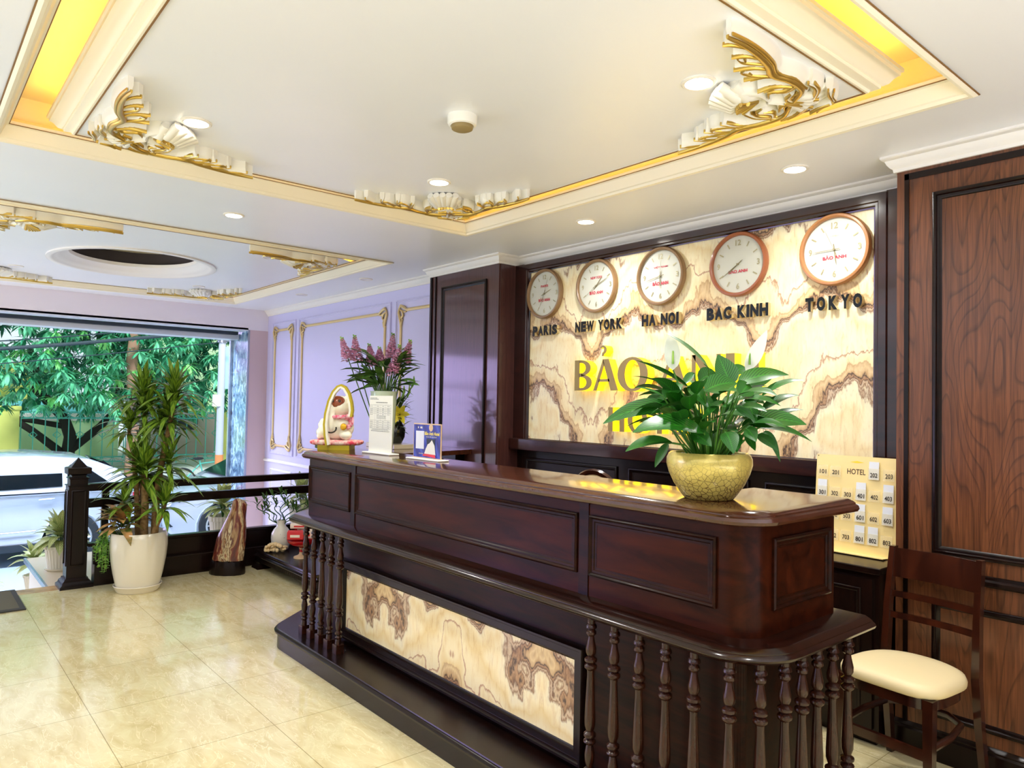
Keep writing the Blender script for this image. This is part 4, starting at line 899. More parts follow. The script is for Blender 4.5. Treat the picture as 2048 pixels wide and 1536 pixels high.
for z, x, y, r_, nm in ((-.42, -8.45, 1.08, .12, 'trim_6'), (-.62, -8.7, .72, .12, 'trim_7')): struct(MB().box(x - r_, x + r_, y - r_, y + r_, -.75, z - .0035), nm, 'marble_slab', smooth=0)

# ------------------------------------------------------------ newel post and railing
nw = E('newel_post', (-6.625, 1.115, 0), 'dark wooden newel post with pyramid cap at the end of the railing', 'post')
def sq(levels): m_ = MB(); m_.loft2([[(-a, -a), (a, -a), (a, a), (-a, a)] for a, z in levels], [z for a, z in levels]); return m_
sq([(.115, .0), (.115, .02), (.10, .032), (.096, .05), (.082, .062), (.080, .075)]).build('base_moulding', 'dark_wood', nw)
sq([(.070, .07), (.070, .79), (.078, .794), (.078, .800)]).build('shaft', 'dark_wood', nw)
sq([(.062, .80), (.062, .845), (.070, .850), (.070, .857), (.050, .862), (.050, .875), (.058, .882), (.080, .886), (.082, .930), (.076, .936), (.056, .940), (.001, 1.012)]).build('cap', 'dark_wood', nw)
m_ = MB()
for mf in (lambda u, v, q: (.070 + q, u, v), lambda u, v, q: (u, -.070 - q, v)): m_.sweep([(0, 0), (0, .006), (.006, .008), (.012, .002), (.014, 0)], rect(-.052, .052, .17, .76), True, mf)
m_.build('panel_moulding', 'dark_wood', nw)
rl = E('railing', (-6.6, 2.4, 0), 'dark wooden railing with two horizontal rails above a solid kickboard', 'railing'); T4 = Matrix.Translation(-V((-6.6, 2.4, 0)))
for nm, a in (('top_rail', (-6.64, -6.575, 1.19, 3.69, .745, .803)), ('middle_rail', (-6.635, -6.585, 1.19, 3.69, .612, .683)), ('kickboard', (-6.63, -6.585, 1.232, 3.69, .0, .31)), ('sill_rail', (-6.645, -6.565, 1.188, 3.69, .305, .332)), ('step_board', (-6.585, -6.52, 1.232, 3.69, .0, .165))):
    mb = MB(T4); mb.box(*a, c=.005); mb.build(nm, 'dark_wood_h', rl)
for y in (1.31, 3.66):
    mb = MB(T4); mb.box(-6.63, -6.59, y - .025, y + .025, .33, .745); mb.build('rail_post', 'dark_wood', rl)

# ------------------------------------------------------------ viewing stone, low table and its things
SB = V((-6.335, 2.205, 0)); sb = E('stone_stand', SB, 'glossy dark carved wooden stand under the striped stone', 'stand')
mb = MB(); n = 40; rings = []
for z, s_ in ((0, .96), (.012, 1.0), (.09, .97), (.115, .92), (.118, .80)):
    rings.append([tuple(loc3(.150 * s_ * cos(2 * pi * k / n) * (1 + .03 * sin(k * 2.1)), .085 * s_ * sin(2 * pi * k / n) * (1 + .05 * sin(k * 1.7)), z + (.006 * sin(k * 2.7) if z > .1 else 0))) for k in range(n)])
mb.loft(rings); mb.build('carved_base', 'black_gloss' if 0 else 'dark_wood', sb, smooth=50)
vs_ = E('viewing_stone', SB + V((0, 0, .119)), 'tall striped red, brown and cream polished stone by the railing', 'stone')
prof = [(1305 - 175, -190, 200), (1100, -195, 205), (1000, -172, 218), (900, -150, 222), (800, -118, 224), (700, -70, 222), (600, -22, 214), (500, 22, 222), (430, 34, 226), (385, 48, 205), (358, 72, 150), (350, 95, 125)]
mb = MB(); n = 36; rings = []
for zy, l, r in prof:
    z = (1305.6 - zy) / 1478 - .119; l /= 1478; r /= 1478; c = (l + r) / 2; a = (r - l) / 2; dd = .068 * (a / .135) ** .7
    rings.append([tuple(loc3(c + a * cos(2 * pi * k / n) * (1 + .03 * sin(k * 1.3 + zy * .01)), dd * sin(2 * pi * k / n) * (1 + .07 * sin(k * 1.9 + zy * .013)), max(z, 0))) for k in range(n)])
mb.loft(rings); mb.build('stone_body', 'viewing_stone', vs_, smooth=70)

TB = V((-5.9, 2.8, 0)); tb = E('low_table', TB, 'low dark carved wooden table in the corner by the railing', 'table')
def rstack(lv, x0=-.54, x1=.68, y0=-.30, y1=.30): m_ = MB(); m_.loft2([[(x0 - a, y0 - a), (x1 + a, y0 - a), (x1 + a, y1 + a), (x0 - a, y1 + a)] for a, z in lv], [z for a, z in lv]); return m_
rstack([(.0, .140), (.018, .142), (.022, .150), (.018, .160), (.012, .165)]).build('table_top', 'dark_wood_h', tb)
rstack([(-.02, .052), (.002, .056), (.002, .098), (.018, .104), (.022, .112), (.010, .118), (.004, .128), (.0, .140)]).build('apron', 'dark_wood_h', tb)
for x in (-.50, .64):
    for y in (-.26, .26):
        m_ = MB(); m_.loft2([[(x - a, y - a), (x + a, y - a), (x + a, y + a), (x - a, y + a)] for a in (.075, .07, .045, .05)], [0, .015, .035, .056]); m_.build('foot', 'dark_wood', tb)
m_ = MB()
for i in range(60): x = -.52 + i * .02; m_.box(x, x + .011, -.304, -.298, .062, .092)
tag(m_.build('carved_fretwork', 'dark_wood', tb, smooth=0), kind='stuff')

VB = V((-6.29, 2.655, .165)); va = E('white_vase', VB, 'white painted porcelain vase with lucky bamboo on the low table', 'vase')
mb = MB(); mb.lathe([(.0005, 0), (.060, 0), (.066, .006), (.082, .06), (.086, .11), (.082, .15), (.062, .185), (.042, .205), (.037, .225), (.037, .25), (.041, .262), (.037, .262), (.033, .25), (.033, .2), (.0005, .19)], n=40, cap=False); mb.build('vase_body', 'vase_paint', va, smooth=60)
lb = E('lucky_bamboo', VB + V((0, 0, .192)), 'curly lucky bamboo stems with dark green leaves in the white vase', 'plant')
mb = MB(); lf = MB(); rnd = random.Random(3)
for i in range(9):
    a = (i - 4) * .26; h = .30 - .012 * abs(i - 4) * 2; pts = []
    for k in range(15):
        t = k / 14; pts.append(loc3(sin(a) * t * .27 + .022 * sin(t * 13 + i) * min(1, t * 3), .05 * sin(i * 2.1) * t + .018 * cos(t * 13 + i) * t, h * t + .0))
    mb.tube(pts, .0045, 6)
    for q in range(2):
        e = pts[-1 - q * 4]; rosette(lf, e, 6, .10, .017, -.1, 1.2, .2, shape=2, seed=i * 3 + q)
mb.build('curly_stems', 'bamboo', lb, smooth=60); lf.build('leaves', 'stock_leaf', lb, smooth=60)
co_ = E('coral_ornament', (-6.18, 2.565, .165), 'cream coral-like ornament in front of the white vase', 'ornament'); mb = MB(); rnd = random.Random(5)
for i in range(46):
    r_ = rnd.uniform(-.085, .085); z = rnd.uniform(.0, .075) * (1 - abs(r_) * 8 * .8) + .016; mb.ball(loc3(r_, rnd.uniform(-.025, .025), z), rnd.uniform(.010, .019), 8, 6)
mb.build('coral_body', 'coral', co_, smooth=60)
rb = E('offering_bowl', (-5.86, 2.655, .165), 'red pedestal offering bowl on the low table', 'bowl')
mb = MB(); mb.lathe([(.0005, 0), (.062, 0), (.060, .012), (.030, .022), (.016, .035), (.014, .07), (.02, .085)], n=28); mb.build('gold_foot', 'tan', rb)
mb = MB(); mb.lathe([(.0155, .03), (.0145, .085), (.03, .098), (.09, .115), (.115, .14), (.12, .155), (.113, .153), (.08, .125), (.0005, .118)], n=36); mb.build('dish', 'red_gloss', rb)
PKS = [((-.035, -.05, .155), (.13, .07, .085), .1, 'pack_red', 'red snack packet, front one in the red offering bowl'), ((.045, .018, .155), (.11, .05, .086), -.2, 'pack_white', 'white and red snack packet at back of the offering bowl'),
       ((-.02, .01, .243), (.15, .06, .05), .15, 'pack_white', 'cream snack packet lying on top of the pile in the offering bowl'), ((-.03, .085, .155), (.1, .05, .17), .2, 'pack_red', 'tall red packet standing at the rear of the offering bowl')]
for (x, y, z), (a, b_, c_), rz, mt, lab in PKS:
    o = MB(); o.loft2([[(sx_ * a / 2 * k1, sy * b_ / 2 * k2) for sx_, sy in ((-1, -1), (1, -1), (1, 1), (-1, 1))] for k1, k2 in ((.96, .2), (1, .9), (1, 1), (1, .9), (.96, .15))], [0, c_ * .15, c_ * .5, c_ * .85, c_])
    p = E('snack_packet', V((-5.86, 2.655, .165)) + loc3(x, y, z), lab, 'packet', rz=.87 + rz); ob = o.build('wrapper', mt, p, smooth=40)
    m2 = MB(); m2.box(-a * .3, a * .3, -b_ / 2 - .002, -b_ / 2 + .004, c_ * .35, c_ * .6); m2.build('label_band', 'pack_white' if mt == 'pack_red' else 'pack_red', p, smooth=0)
bt = E('water_bottle', (-6.02, 2.86, .165), 'clear water bottle with a blue cap behind the red packets', 'bottle'); mb = MB(); mb.lathe([(.0005, 0), (.03, 0), (.032, .01), (.032, .14), (.026, .17), (.012, .20), (.012, .215)], n=20); mb.build('bottle_body', 'glass', bt); mb = MB(); mb.lathe([(.0005, .205), (.014, .205), (.014, .228), (.0005, .228)], n=16); mb.build('cap', 'blue_cap', bt)

# ------------------------------------------------------------ things on the counter
CP = V((-4.27, 2.15, 1.19)); cs = E('figurine_stand', CP, 'olive-gold display stand with a tall curved arch on the counter\'s left end', 'stand')
def rbox(m_, r0, r1, d0, d1, z0, z1): m_.loft([[tuple(loc3(r, d, z)) for r, d in ((r0, d0), (r1, d0), (r1, d1), (r0, d1))] for z in (z0, z1)])
mb = MB(); rbox(mb, -.10, .10, -.07, .10, 0, .030); mb.build('base_block', 'olive_gold', cs)
def arch_pts(k): return [(k * .085 * cos(R(a)) + .03, .235 + k * .19 * sin(R(a)) if 0 else .235 + (k * .195) * sin(R(a))) for a in range(225, -40, -12)]
P = [(-.04, .03), (-.052, .09), (-.058, .16), (-.052, .23), (-.034, .31), (-.008, .37), (.022, .405), (.05, .415), (.08, .40), (.105, .36), (.122, .30), (.128, .25), (.122, .21)]
for nm, d0, d1, off, mt in (('arch', -.112, -.072, 0, 'olive_gold'), ('arch_lining', -.112, -.072, .013, 'white_plastic')):
    mb = MB(); rr = []
    for i, (x, z) in enumerate(P):
        a = P[max(i - 1, 0)]; b = P[min(i + 1, len(P) - 1)]; tx, tz = b[0] - a[0], b[1] - a[1]; L_ = (tx * tx + tz * tz) ** .5; nx, nz = tz / L_, -tx / L_; w0 = off; w1 = off + .013
        rr.append([tuple(loc3(x + nx * w0, d0, z + nz * w0)), tuple(loc3(x + nx * w0, d1, z + nz * w0)), tuple(loc3(x + nx * w1, d1, z + nz * w1)), tuple(loc3(x + nx * w1, d0, z + nz * w1))])
    mb.loft(rr); mb.build(nm, mt, cs)
cu = E('floral_cushion', CP + V((0, 0, .030)), 'flat red and white floral cushion under the lucky cat', 'cushion'); mb = MB()
mb.loft([[tuple(loc3(.165 * s_ * (abs(cos(t)) ** .6) * (1 if cos(t) > 0 else -1) + .005, .085 * s_ * (abs(sin(t)) ** .6) * (1 if sin(t) > 0 else -1) + .005, z)) for t in [2 * pi * k / 32 for k in range(32)]] for z, s_ in ((0, .9), (.008, 1.0), (.022, 1.02), (.03, .96), (.033, .6))]); mb.build('cushion_body', 'cushion', cu, smooth=60)
ct = E('lucky_cat', CP + V((0, 0, .062)), 'white glazed lucky cat figurine with brown face patch and pink collar', 'figurine')
ROT = Matrix((RV, DV, UV)).transposed()
mb = MB()
for c, r in (((.0, .01, .075), (.112, .075, .078)), ((-.07, .01, .045), (.06, .06, .045)), ((.03, -.005, .10), (.08, .068, .075)), ((.028, -.015, .215), (.074, .066, .066)), ((-.015, -.065, .125), (.022, .022, .07)), ((-.02, -.07, .19), (.018, .018, .05)), ((.07, -.04, .03), (.04, .04, .03))): mb.ball(loc3(*c), r, 20, 14, rot=ROT)
for k in range(9): mb.ball(loc3(-.10 + .005 * (k % 3), -.02 + .004 * k, .02 + .012 * k), .02, 8, 6)
for sgn in (-1, 1): mb.loft([[tuple(loc3(.028 + sgn * .045 + a * cos(t), -.01 + a * .6 * sin(t), z)) for t in [2 * pi * k / 8 for k in range(8)]] for a, z in ((.024, .255), (.014, .285), (.002, .30))])
body = mb.build('cat_body', 'cat_white', ct, smooth=60); rmod = body.modifiers.new('merge', 'REMESH'); rmod.mode = 'VOXEL'; rmod.voxel_size = .005; rmod.use_smooth_shade = True
mb = MB(); mb.ball(loc3(.016, -.050, .236), (.054, .036, .044), 16, 10, rot=ROT); mb.build('face_patch', 'cat_brown', ct, smooth=60)
mb = MB(); mb.ball(loc3(-.006, -.079, .246), (.010, .007, .010), 8, 6, rot=ROT); mb.ball(loc3(.034, -.079, .246), (.010, .007, .010), 8, 6, rot=ROT); mb.build('eyes', 'cat_black', ct, smooth=60)
mb = MB(); mb.tube([loc3(.028 + .072 * cos(t), -.012 + .068 * sin(t), .152 + .006 * sin(t)) for t in [2 * pi * k / 24 for k in range(25)]], .013, 8); mb.ball(loc3(.085, -.055, .145), (.03, .02, .02), 10, 8, rot=ROT); mb.ball(loc3(.105, -.05, .12), (.018, .014, .035), 10, 8, rot=ROT); mb.build('collar_scarf', 'scarf', ct, smooth=60)
mb = MB(); mb.tube([loc3(-.015 + .036 * cos(t), -.090, .075 + .028 * sin(t)) for t in [pi + pi * 1.1 * k / 10 for k in range(11)]], .005, 6); mb.build('paw_line', 'cat_black', ct)
mb = MB(); mb.ball(loc3(.062, -.072, .085), (.02, .008, .022), 14, 8, rot=ROT); mb.build('gold_coin', 'gold_bright', ct, smooth=60)
mb = MB(); mb.ball(loc3(.088, -.058, .085), (.016, .010, .018), 10, 8, rot=ROT); mb.build('pink_flower', 'scarf', ct, smooth=60)

def holder(nm, loc, w_, h, bw, label, rz): 
    r = E(nm, loc, label, 'sign holder' if 'card' in nm else 'sheet', rz=rz); mb = MB(); mb.box(-bw / 2, bw / 2, -.035, .035, 0, .008, c=.002); mb.build('acrylic_base', 'white_plastic', r)
    return r
ps = holder('price_sheet', (-3.80, 2.20, 1.19), .25, .335, .30, 'tall white price list sheet in an acrylic stand on the counter', R(2))
mb = MB(); mb.box(-.125, .125, -.003, .001, .008, .345); mb.build('paper', 'paper', ps, smooth=0)
mf = lambda u, v, q: (u, -.0045 - q, v); tx = MB(); rnd = random.Random(2)
def line(m_, x0, x1, z, t=.0011): m_.add([mf(x0, z, 0), mf(x1, z, 0), mf(x1, z + t, 0), mf(x0, z + t, 0)], [(0, 1, 2, 3)])
def words(m_, x0, x1, z, h=.0042):
    x = x0
    while x < x1: e = min(x1, x + rnd.uniform(.006, .018)); m_.add([mf(x, z, 0), mf(e, z, 0), mf(e, z + h * .8, 0), mf(x, z + h * .8, 0)], [(0, 1, 2, 3)]); x = e + .003
words(tx, -.115, -.04, .330); words(tx, -.115, -.02, .323); words(tx, -.05, .075, .302, .006)
for z in (.290, .272, .262, .252, .240, .198, .186, .172, .160, .150): line(tx, -.115, .115, z)
for z in (.281, .266, .256, .245, .232, .190, .178, .165, .154): words(tx, -.112, -.085, z, .003); words(tx, -.04, -.015, z, .003); words(tx, .02, .04, z, .003); words(tx, .075, .1, z, .003)
for z in (.224, .217, .210): words(tx, -.04, .06, z, .003)
words(tx, -.09, .09, .142, .004); words(tx, -.10, .10, .133, .004)
for x in (-.115, -.06, .0, .055, .115): tx.add([mf(x, .15, 0), mf(x + .0009, .15, 0), mf(x + .0009, .29, 0), mf(x, .29, 0)], [(0, 1, 2, 3)])
tag(tx.build('printed_table', 'print', ps, smooth=0), kind='stuff')
bc = holder('payment_card', (-3.285, 2.19, 1.19), .25, .185, .30, 'blue card with gold lettering in a white stand on the counter', R(2))
mat('card_blue', (20, 40, 150), .25); nt, b = nodes(MATS['card_blue']); s_ = sep(nt, coords(nt)); q_ = mth(nt, 'FRACT', mth(nt, 'MULTIPLY', mth(nt, 'ADD', s_[0], mth(nt, 'MULTIPLY', s_[2], .55)), 14.)); nt.links.new(ramp(nt, q_, [(0, (14, 26, 110)), (.55, (24, 50, 170)), (.6, (60, 84, 190)), (1, (20, 38, 140))]), b.inputs['Base Color'])
mb = MB(); mb.box(-.126, .126, -.002, .004, .008, .196); mb.build('gold_border', 'tan', bc, smooth=0)
mb = MB(); mb.box(-.121, .121, -.0035, -.002, .013, .190); mb.build('blue_face', 'card_blue', bc, smooth=0)
tx = MB(); mf3 = lambda u, v, q: (u, -.0045 - q, v); fit_text(tx, 'Bảo Anh Hotel', -.018, .115, .134, .154, mf3, bold=.03); fit_text(tx, '***', -.07, -.03, .03, .036, mf3); tx.build('gold_name', 'gold_text', bc, smooth=0)
tx = MB(); fit_text(tx, 'MB', -.06, -.04, .168, .179, mf3, bold=.03); fit_text(tx, 'Hotline: Bảo Anh Hotel', -.005, .09, .122, .130, mf3); tx.add([mf3(-.078 + .008 * cos(pi / 2 + k * pi / 5) * (1 if k % 2 == 0 else .4), .174 + .008 * sin(pi / 2 + k * pi / 5) * (1 if k % 2 == 0 else .4), 0) for k in range(10)], [tuple(range(10))]); tx.build('white_lettering', 'white_plastic', bc, smooth=0)
mb = MB(); mb.box(-.10, -.025, -.0045, -.0035, .058, .155); mb.build('pale_panel', 'card', bc, smooth=0)
mb = MB(); mb.add([mf3(.038 + .018 * cos(t), .175 + .02 * sin(t), 0) for t in [2 * pi * k / 24 for k in range(24)]], [tuple(range(24))]); mb.build('emblem', 'tan', bc, smooth=0)
mb = MB(); mb.box(.0, .078, -.0045, -.0035, .03, .115); mb.build('dark_photo', 'car_dark', bc, smooth=0)
mb = MB(); mb.add([mf3(x, z, .0012) for x, z in ((-.02, .03), (.085, .03), (.075, .08), (.05, .110), (.03, .092), (.012, .085), (-.005, .06))], [tuple(range(7))]); mb.build('white_figure', 'white_plastic', bc, smooth=0)
mb = MB(); mb.add([mf3(x, z, .0014) for x, z in ((-.035, .022), (.085, .016), (.08, .032), (-.02, .034))], [(0, 1, 2, 3)]); mb.build('red_cushion_print', 'pack_red', bc, smooth=0)

# tall vase of pink stocks on the side shelf, lilies beside it
SV = V((-4.85, 2.83, 1.13)); sv = E('tall_glass_vase', SV, 'tall pale green glass vase behind the price sheet', 'vase'); mb = MB(); mb.lathe([(.0005, 0), (.07, 0), (.075, .01), (.088, .20), (.10, .44), (.104, .45), (.097, .45), (.084, .2), (.0005, .02)], n=36, cap=False); mb.build('vase_body', 'vase_glass', sv, smooth=60)
sf = E('pink_stock_flowers', SV + V((0, 0, .05)), 'bouquet of tall pink stock flowers with long green leaves in the glass vase', 'flowers')
sk = 1 / (5.12 * 262); SX = lambda zx, zy, d=0.: RV * ((zx - 1060) * sk) + DV * d + UV * ((1330 - zy) * sk - .05)
stalks = [((630, 210), (700, 420), -.03), ((755, 185), (780, 420), -.02), ((890, 265), (930, 470), .02), ((985, 290), (1000, 460), .05), ((1130, 150), (1110, 400), .03), ((1320, 220), (1260, 440), -.01), ((1225, 280), (1150, 560), -.05)]
rnd = random.Random(9); lv = MB()
for i, (tp, bt_, d) in enumerate(stalks):
    a = SX(*tp, d * 1.5); b = SX(*bt_, d); base = RV * ((b.dot(RV)) * .12) + DV * d * .3 + UV * .02
    s = MB(); s.tube([base, base.lerp(b, .6), b, a], [.005, .0045, .004, .002], 6); so = s.build('flower_stem', 'stock_leaf', sf, smooth=60)
    f = MB(); nfl = 64
    for k in range(nfl):
        t = k / nfl; c = b.lerp(a, t); rr = .052 * (1 - t * .75); an = k * 2.4
        for q in range(3):
            e = RV * cos(an + q) + DV * sin(an + q) + UV * rnd.uniform(-.3, .5); f.leaf(c + e * rr * .4, c + e * rr * 1.15, .036 * (1 - .45 * t), n=3, shape=2, fold=.4, arch=.006)
    f.build('pink_blossoms', 'petal_pink', so, smooth=60)
    bd = MB()
    for k in range(8): bd.ball(a + V((cos(k * 2.4) * .01, sin(k * 2.4) * .01, k * .004 - .01)), .006, 6, 5)
    bd.build('green_buds', 'creeper', so, smooth=60)
for i in range(60):
    a = rnd.uniform(-1.25, 1.25); h = rnd.uniform(.42, .62); b = RV * (sin(a) * .10) + DV * rnd.uniform(-.08, .08) + UV * h; L = rnd.uniform(.16, .26); el = rnd.uniform(-.3, .9)
    lv.leaf(b, b + (RV * sin(a * 1.2) + DV * rnd.uniform(-.7, .6)).normalized() * L * cos(el) + UV * L * sin(el), .056, arch=.04, n=6, fold=.2, shape=2, roll=rnd.uniform(-.5, .5))
for i in range(14):
    a = (i - 7) * .16; lv.tube([RV * a * .04 + DV * .02 * cos(i) + UV * .02, RV * a * .06 + UV * .40, RV * a * .16 + UV * .62], .005, 5)
lv.build('leaves', 'stock_leaf', sf, smooth=60)
LV = V((-5.12, 3.08, 1.13)); pl_ = E('marble_block', LV, 'cream marble block under the dark lily vase on the side shelf', 'block'); mb = MB(); mb.box(-.22, .22, -.12, .12, 0, .035, c=.003); mb.build('slab', 'marble_slab', pl_)
lv2 = E('dark_vase', LV + V((0, 0, .035)), 'squat dark vase holding yellow lilies on the side shelf', 'vase'); mb = MB(); mb.lathe([(.0005, 0), (.07, 0), (.095, .05), (.10, .11), (.075, .16), (.07, .175), (.06, .17), (.0005, .1)], n=32, cap=False); mb.build('vase_body', 'dark_vase', lv2, smooth=60)
ly = E('yellow_lilies', LV + V((0, 0, .14)), 'yellow lilies with dark leaves and green buds beside the timber pillar', 'flowers'); mb = MB(); rnd = random.Random(12); bd = MB()
for i in range(90):
    a = rnd.uniform(0, 6.28); b = V((cos(a) * .05, sin(a) * .05, rnd.uniform(-.02, .25))); el = rnd.uniform(-.3, 1.1); L = rnd.uniform(.08, .15)
    mb.leaf(b, b + V((cos(a) * cos(el), sin(a) * cos(el), sin(el))) * L, .026, arch=.02, n=4, shape=2)
for i in range(9):
    e = loc3(-.14 + .035 * i, .02 * sin(i * 2), .30 + .05 * sin(i * 1.7)); mb.tube([(0, 0, 0), tuple(e * .6 + UV * .05), tuple(e)], .004, 5); bd.tube([e, e + loc3(-.01 + .004 * i, 0, .05), e + loc3(-.012 + .004 * i, 0, .10)], [.006, .012, .003], 7)
mb.build('leaves', 'lilium_leaf', ly, smooth=60); bd.build('buds', 'creeper', ly, smooth=60)
for c in ((-.03, -.13, .10), (.07, -.11, .13)):
    f = MB(); c = loc3(*c)
    for k in range(6):
        t = k * pi / 3; e = RV * cos(t) - DV * .55 + UV * sin(t); f.leaf(c, c + e * .085, .042, arch=.012, n=6, shape=0, up=tuple(-DV), fold=-.25)
    fo_ = f.build('yellow_lily_bloom', 'petal_yellow', ly, smooth=60)
    f = MB()
    for k in range(5): t = k * 1.25; f.tube([c, c - DV * .04 + RV * cos(t) * .015 + UV * sin(t) * .015], .0016, 5)
    f.build('stamens', 'brown_ink', fo_)

# door mat
dm = E('door_mat', (-6.40, .30, .0015), 'dark grey door mat with black border at the entrance edge, left of the newel post', 'mat'); mb = MB(); mb.box(-.29, .30, -.56, .40, 0, .012); mb.build('pile', 'mat_grey', dm, smooth=0)
mb = MB(); mb.sweep([(0, 0), (0, .008), (.03, .013), (.035, .013), (.035, 0)], [(-.32, -.60), (.33, -.60), (.33, .435), (-.32, .435)]); mb.build('border', 'mat_edge', dm)

# ------------------------------------------------------------ the street outside
GZ = -.75
struct(MB().box(-22.5, -9.9, -30, 40, GZ - .1, GZ), 'ground_street', 'asphalt', smooth=0)
struct(MB().box(-40, -22.5, -30, 40, GZ - .1, GZ + .14), 'ground_pavement', 'pavement', smooth=0)

def car(loc, label, wheel_f=.82, wheel_r=3.45, L=4.35):
    """side elevation in (u along the car from its front, z); x = across"""
    r = E('parked_car', loc, label, 'car', 'cars parked in front of the window')
    def body(outl, wds, nm, mt, smooth=40):
        m_ = MB(); cx = sum(p[0] for p in outl) / len(outl); cz = sum(p[1] for p in outl) / len(outl); rings = []
        for x, k in wds: rings.append([(x, cx + (u - cx) * k, cz + (z - cz) * k) for u, z in outl])
        m_.loft(rings); return m_.build(nm, mt, r, smooth=smooth)
    def arch(c, rr=.37): return [(c + rr * cos(R(a)), .30 + rr * sin(R(a))) for a in range(190, -11, -20)]
    low = [(0.02, .30), (0.0, .45), (.04, .62), (.14, .76), (.45, .86), (.95, .90), (1.25, .92), (2.2, .93), (3.4, .935), (4.0, .94), (4.22, .90), (L - .03, .80), (L, .55), (L - .05, .30), (L - .15, .22)] + [(wheel_r + .38, .22)] + [p for p in reversed(arch(wheel_r))] + [(wheel_r - .38, .22), (wheel_f + .38, .22)] + [p for p in reversed(arch(wheel_f))] + [(wheel_f - .38, .22), (.12, .22)]
    body(low, [(-.86, .965), (-.88, .99), (-.83, 1.0), (.83, 1.0), (.88, .99), (.86, .965)], 'body_shell', 'car_paint')
    gh = [(.98, .93), (1.5, 1.22), (1.85, 1.39), (2.3, 1.45), (3.0, 1.45), (3.6, 1.39), (4.0, 1.22), (4.2, .97)]
    m_ = MB()
    rings = []
    for x, f in ((-.83, 0), (-.70, .8), (-.60, 1), (.60, 1), (.70, .8), (.83, 0)):
        rings.append([(x if f or z < 1 else x * .99, u, .95 + (z - .95) * (1 if abs(x) < .65 else (.97 if abs(x) < .75 else .0))) for u, z in gh])
    m_.loft(rings); roof = m_.build('cabin', 'car_paint', r, smooth=50)
    def side_poly(pts, nm, mt, off=.004, par=None):
        o = MB()
        for s_ in (1, -1):
            def X(z): t = min(1, max(0, (z - .95) / .42)); return s_ * (.832 - .13 * t + off)
            o.loft([[(X(z) - s_ * .006, u, z) for u, z in pts], [(X(z), u, z) for u, z in pts]])
        return o.build(nm, mt, par or r, smooth=0)
    side_poly([(1.32, 1.0), (2.30, 1.0), (2.30, 1.36), (1.95, 1.34), (1.62, 1.19)], 'front_window', 'car_glass'); side_poly([(2.36, 1.0), (3.30, 1.02), (3.30, 1.33), (2.9, 1.37), (2.36, 1.37)], 'rear_window', 'car_glass'); side_poly([(3.36, 1.03), (3.85, 1.06), (3.62, 1.24), (3.36, 1.32)], 'quarter_window', 'car_glass')
    m_ = MB(); m_.loft([[(x * .72, 1.07, 1.0), (x * .64, 1.74, 1.36), (x * .64, 1.76, 1.37), (x * .72, 1.05, 1.01)] for x in (-1, 1)]); m_.build('windscreen', 'car_glass', r, smooth=0)
    m_ = MB(); m_.loft([[(x * .7, 4.16, 1.04), (x * .62, 3.80, 1.33), (x * .62, 3.82, 1.34), (x * .7, 4.19, 1.05)] for x in (-1, 1)]); m_.build('rear_glass', 'car_glass', r, smooth=0)
    for u in (wheel_f, wheel_r):
        for s_ in (-1, 1):
            w_ = MB(); w_.loft([[(x, u + q * cos(2 * pi * k / 28), .315 + q * sin(2 * pi * k / 28)) for k in range(28)] for x, q in ((s_ * .70, .25), (s_ * .70, .30), (s_ * .73, .315), (s_ * .86, .315), (s_ * .885, .30), (s_ * .885, .22))]); wo = w_.build('wheel', 'tyre', r)
            w_ = MB(); w_.loft([[(x, u + q * cos(2 * pi * k / 28), .315 + q * sin(2 * pi * k / 28)) for k in range(28)] for x, q in ((s_ * .884, .215), (s_ * .893, .205), (s_ * .893, .19), (s_ * .875, .18))], cap=False)
            for k in range(10):
                a = k * pi / 5; w_.tube([(s_ * .885, u + .05 * cos(a), .315 + .05 * sin(a)), (s_ * .885, u + .19 * cos(a), .315 + .19 * sin(a))], .016, 5)
            w_.ball((s_ * .885, u, .315), (.012, .06, .06), 12, 8); w_.build('wheel_rim', 'rim', wo, smooth=50)
    for s_ in (-1, 1):
        for u in (1.28, 2.33, 3.32):
            m_ = MB(); m_.box(s_ * .8785 - .003, s_ * .8785 + .003, u - .004, u + .004, .30, .93); m_.build('door_seam', 'car_dark', r, smooth=0)
        for u in (2.15, 3.12):
            m_ = MB(); m_.tube([(s_ * .88, u - .09, .86), (s_ * .905, u - .06, .865), (s_ * .905, u + .05, .87), (s_ * .88, u + .08, .87)], .013, 6); m_.build('door_handle', 'car_paint', r)
        m_ = MB(); m_.ball((s_ * .97, 1.42, 1.02), (.10, .05, .07), 12, 8); m_.build('wing_mirror', 'car_paint', r)
        m_ = MB(); m_.loft([[(s_ * .60, .02, .68), (s_ * .60, .15, .80), (s_ * .60, .30, .80)], [(s_ * .88, .22, .70), (s_ * .885, .42, .82), (s_ * .885, .60, .85)]]); m_.build('headlight', 'car_glass', r)
        m_ = MB(); m_.loft([[(s_ * .86, .10, .34), (s_ * .80, .02, .34), (s_ * .82, .015, .50)], [(s_ * .885, .14, .35), (s_ * .80, .005, .36), (s_ * .83, .0, .50)]]); m_.build('fog_light_recess', 'car_dark', r)
        m_ = MB(); m_.box(min(s_ * .80, s_ * .888), max(s_ * .80, s_ * .888), 4.16, 4.335, .74, .90, c=.01); m_.build('tail_light', 'tail_red', r)
        m_ = MB(); m_.box(min(s_ * .86, s_ * .886), max(s_ * .86, s_ * .886), 1.22, 3.05, .20, .30, c=.008); m_.build('side_sill', 'car_dark', r)
        m_ = MB(); m_.tube([(s_ * .885, 1.3, .44), (s_ * .89, 3.0, .46)], .008, 5); m_.build('side_trim', 'steel', r)
    m_ = MB()
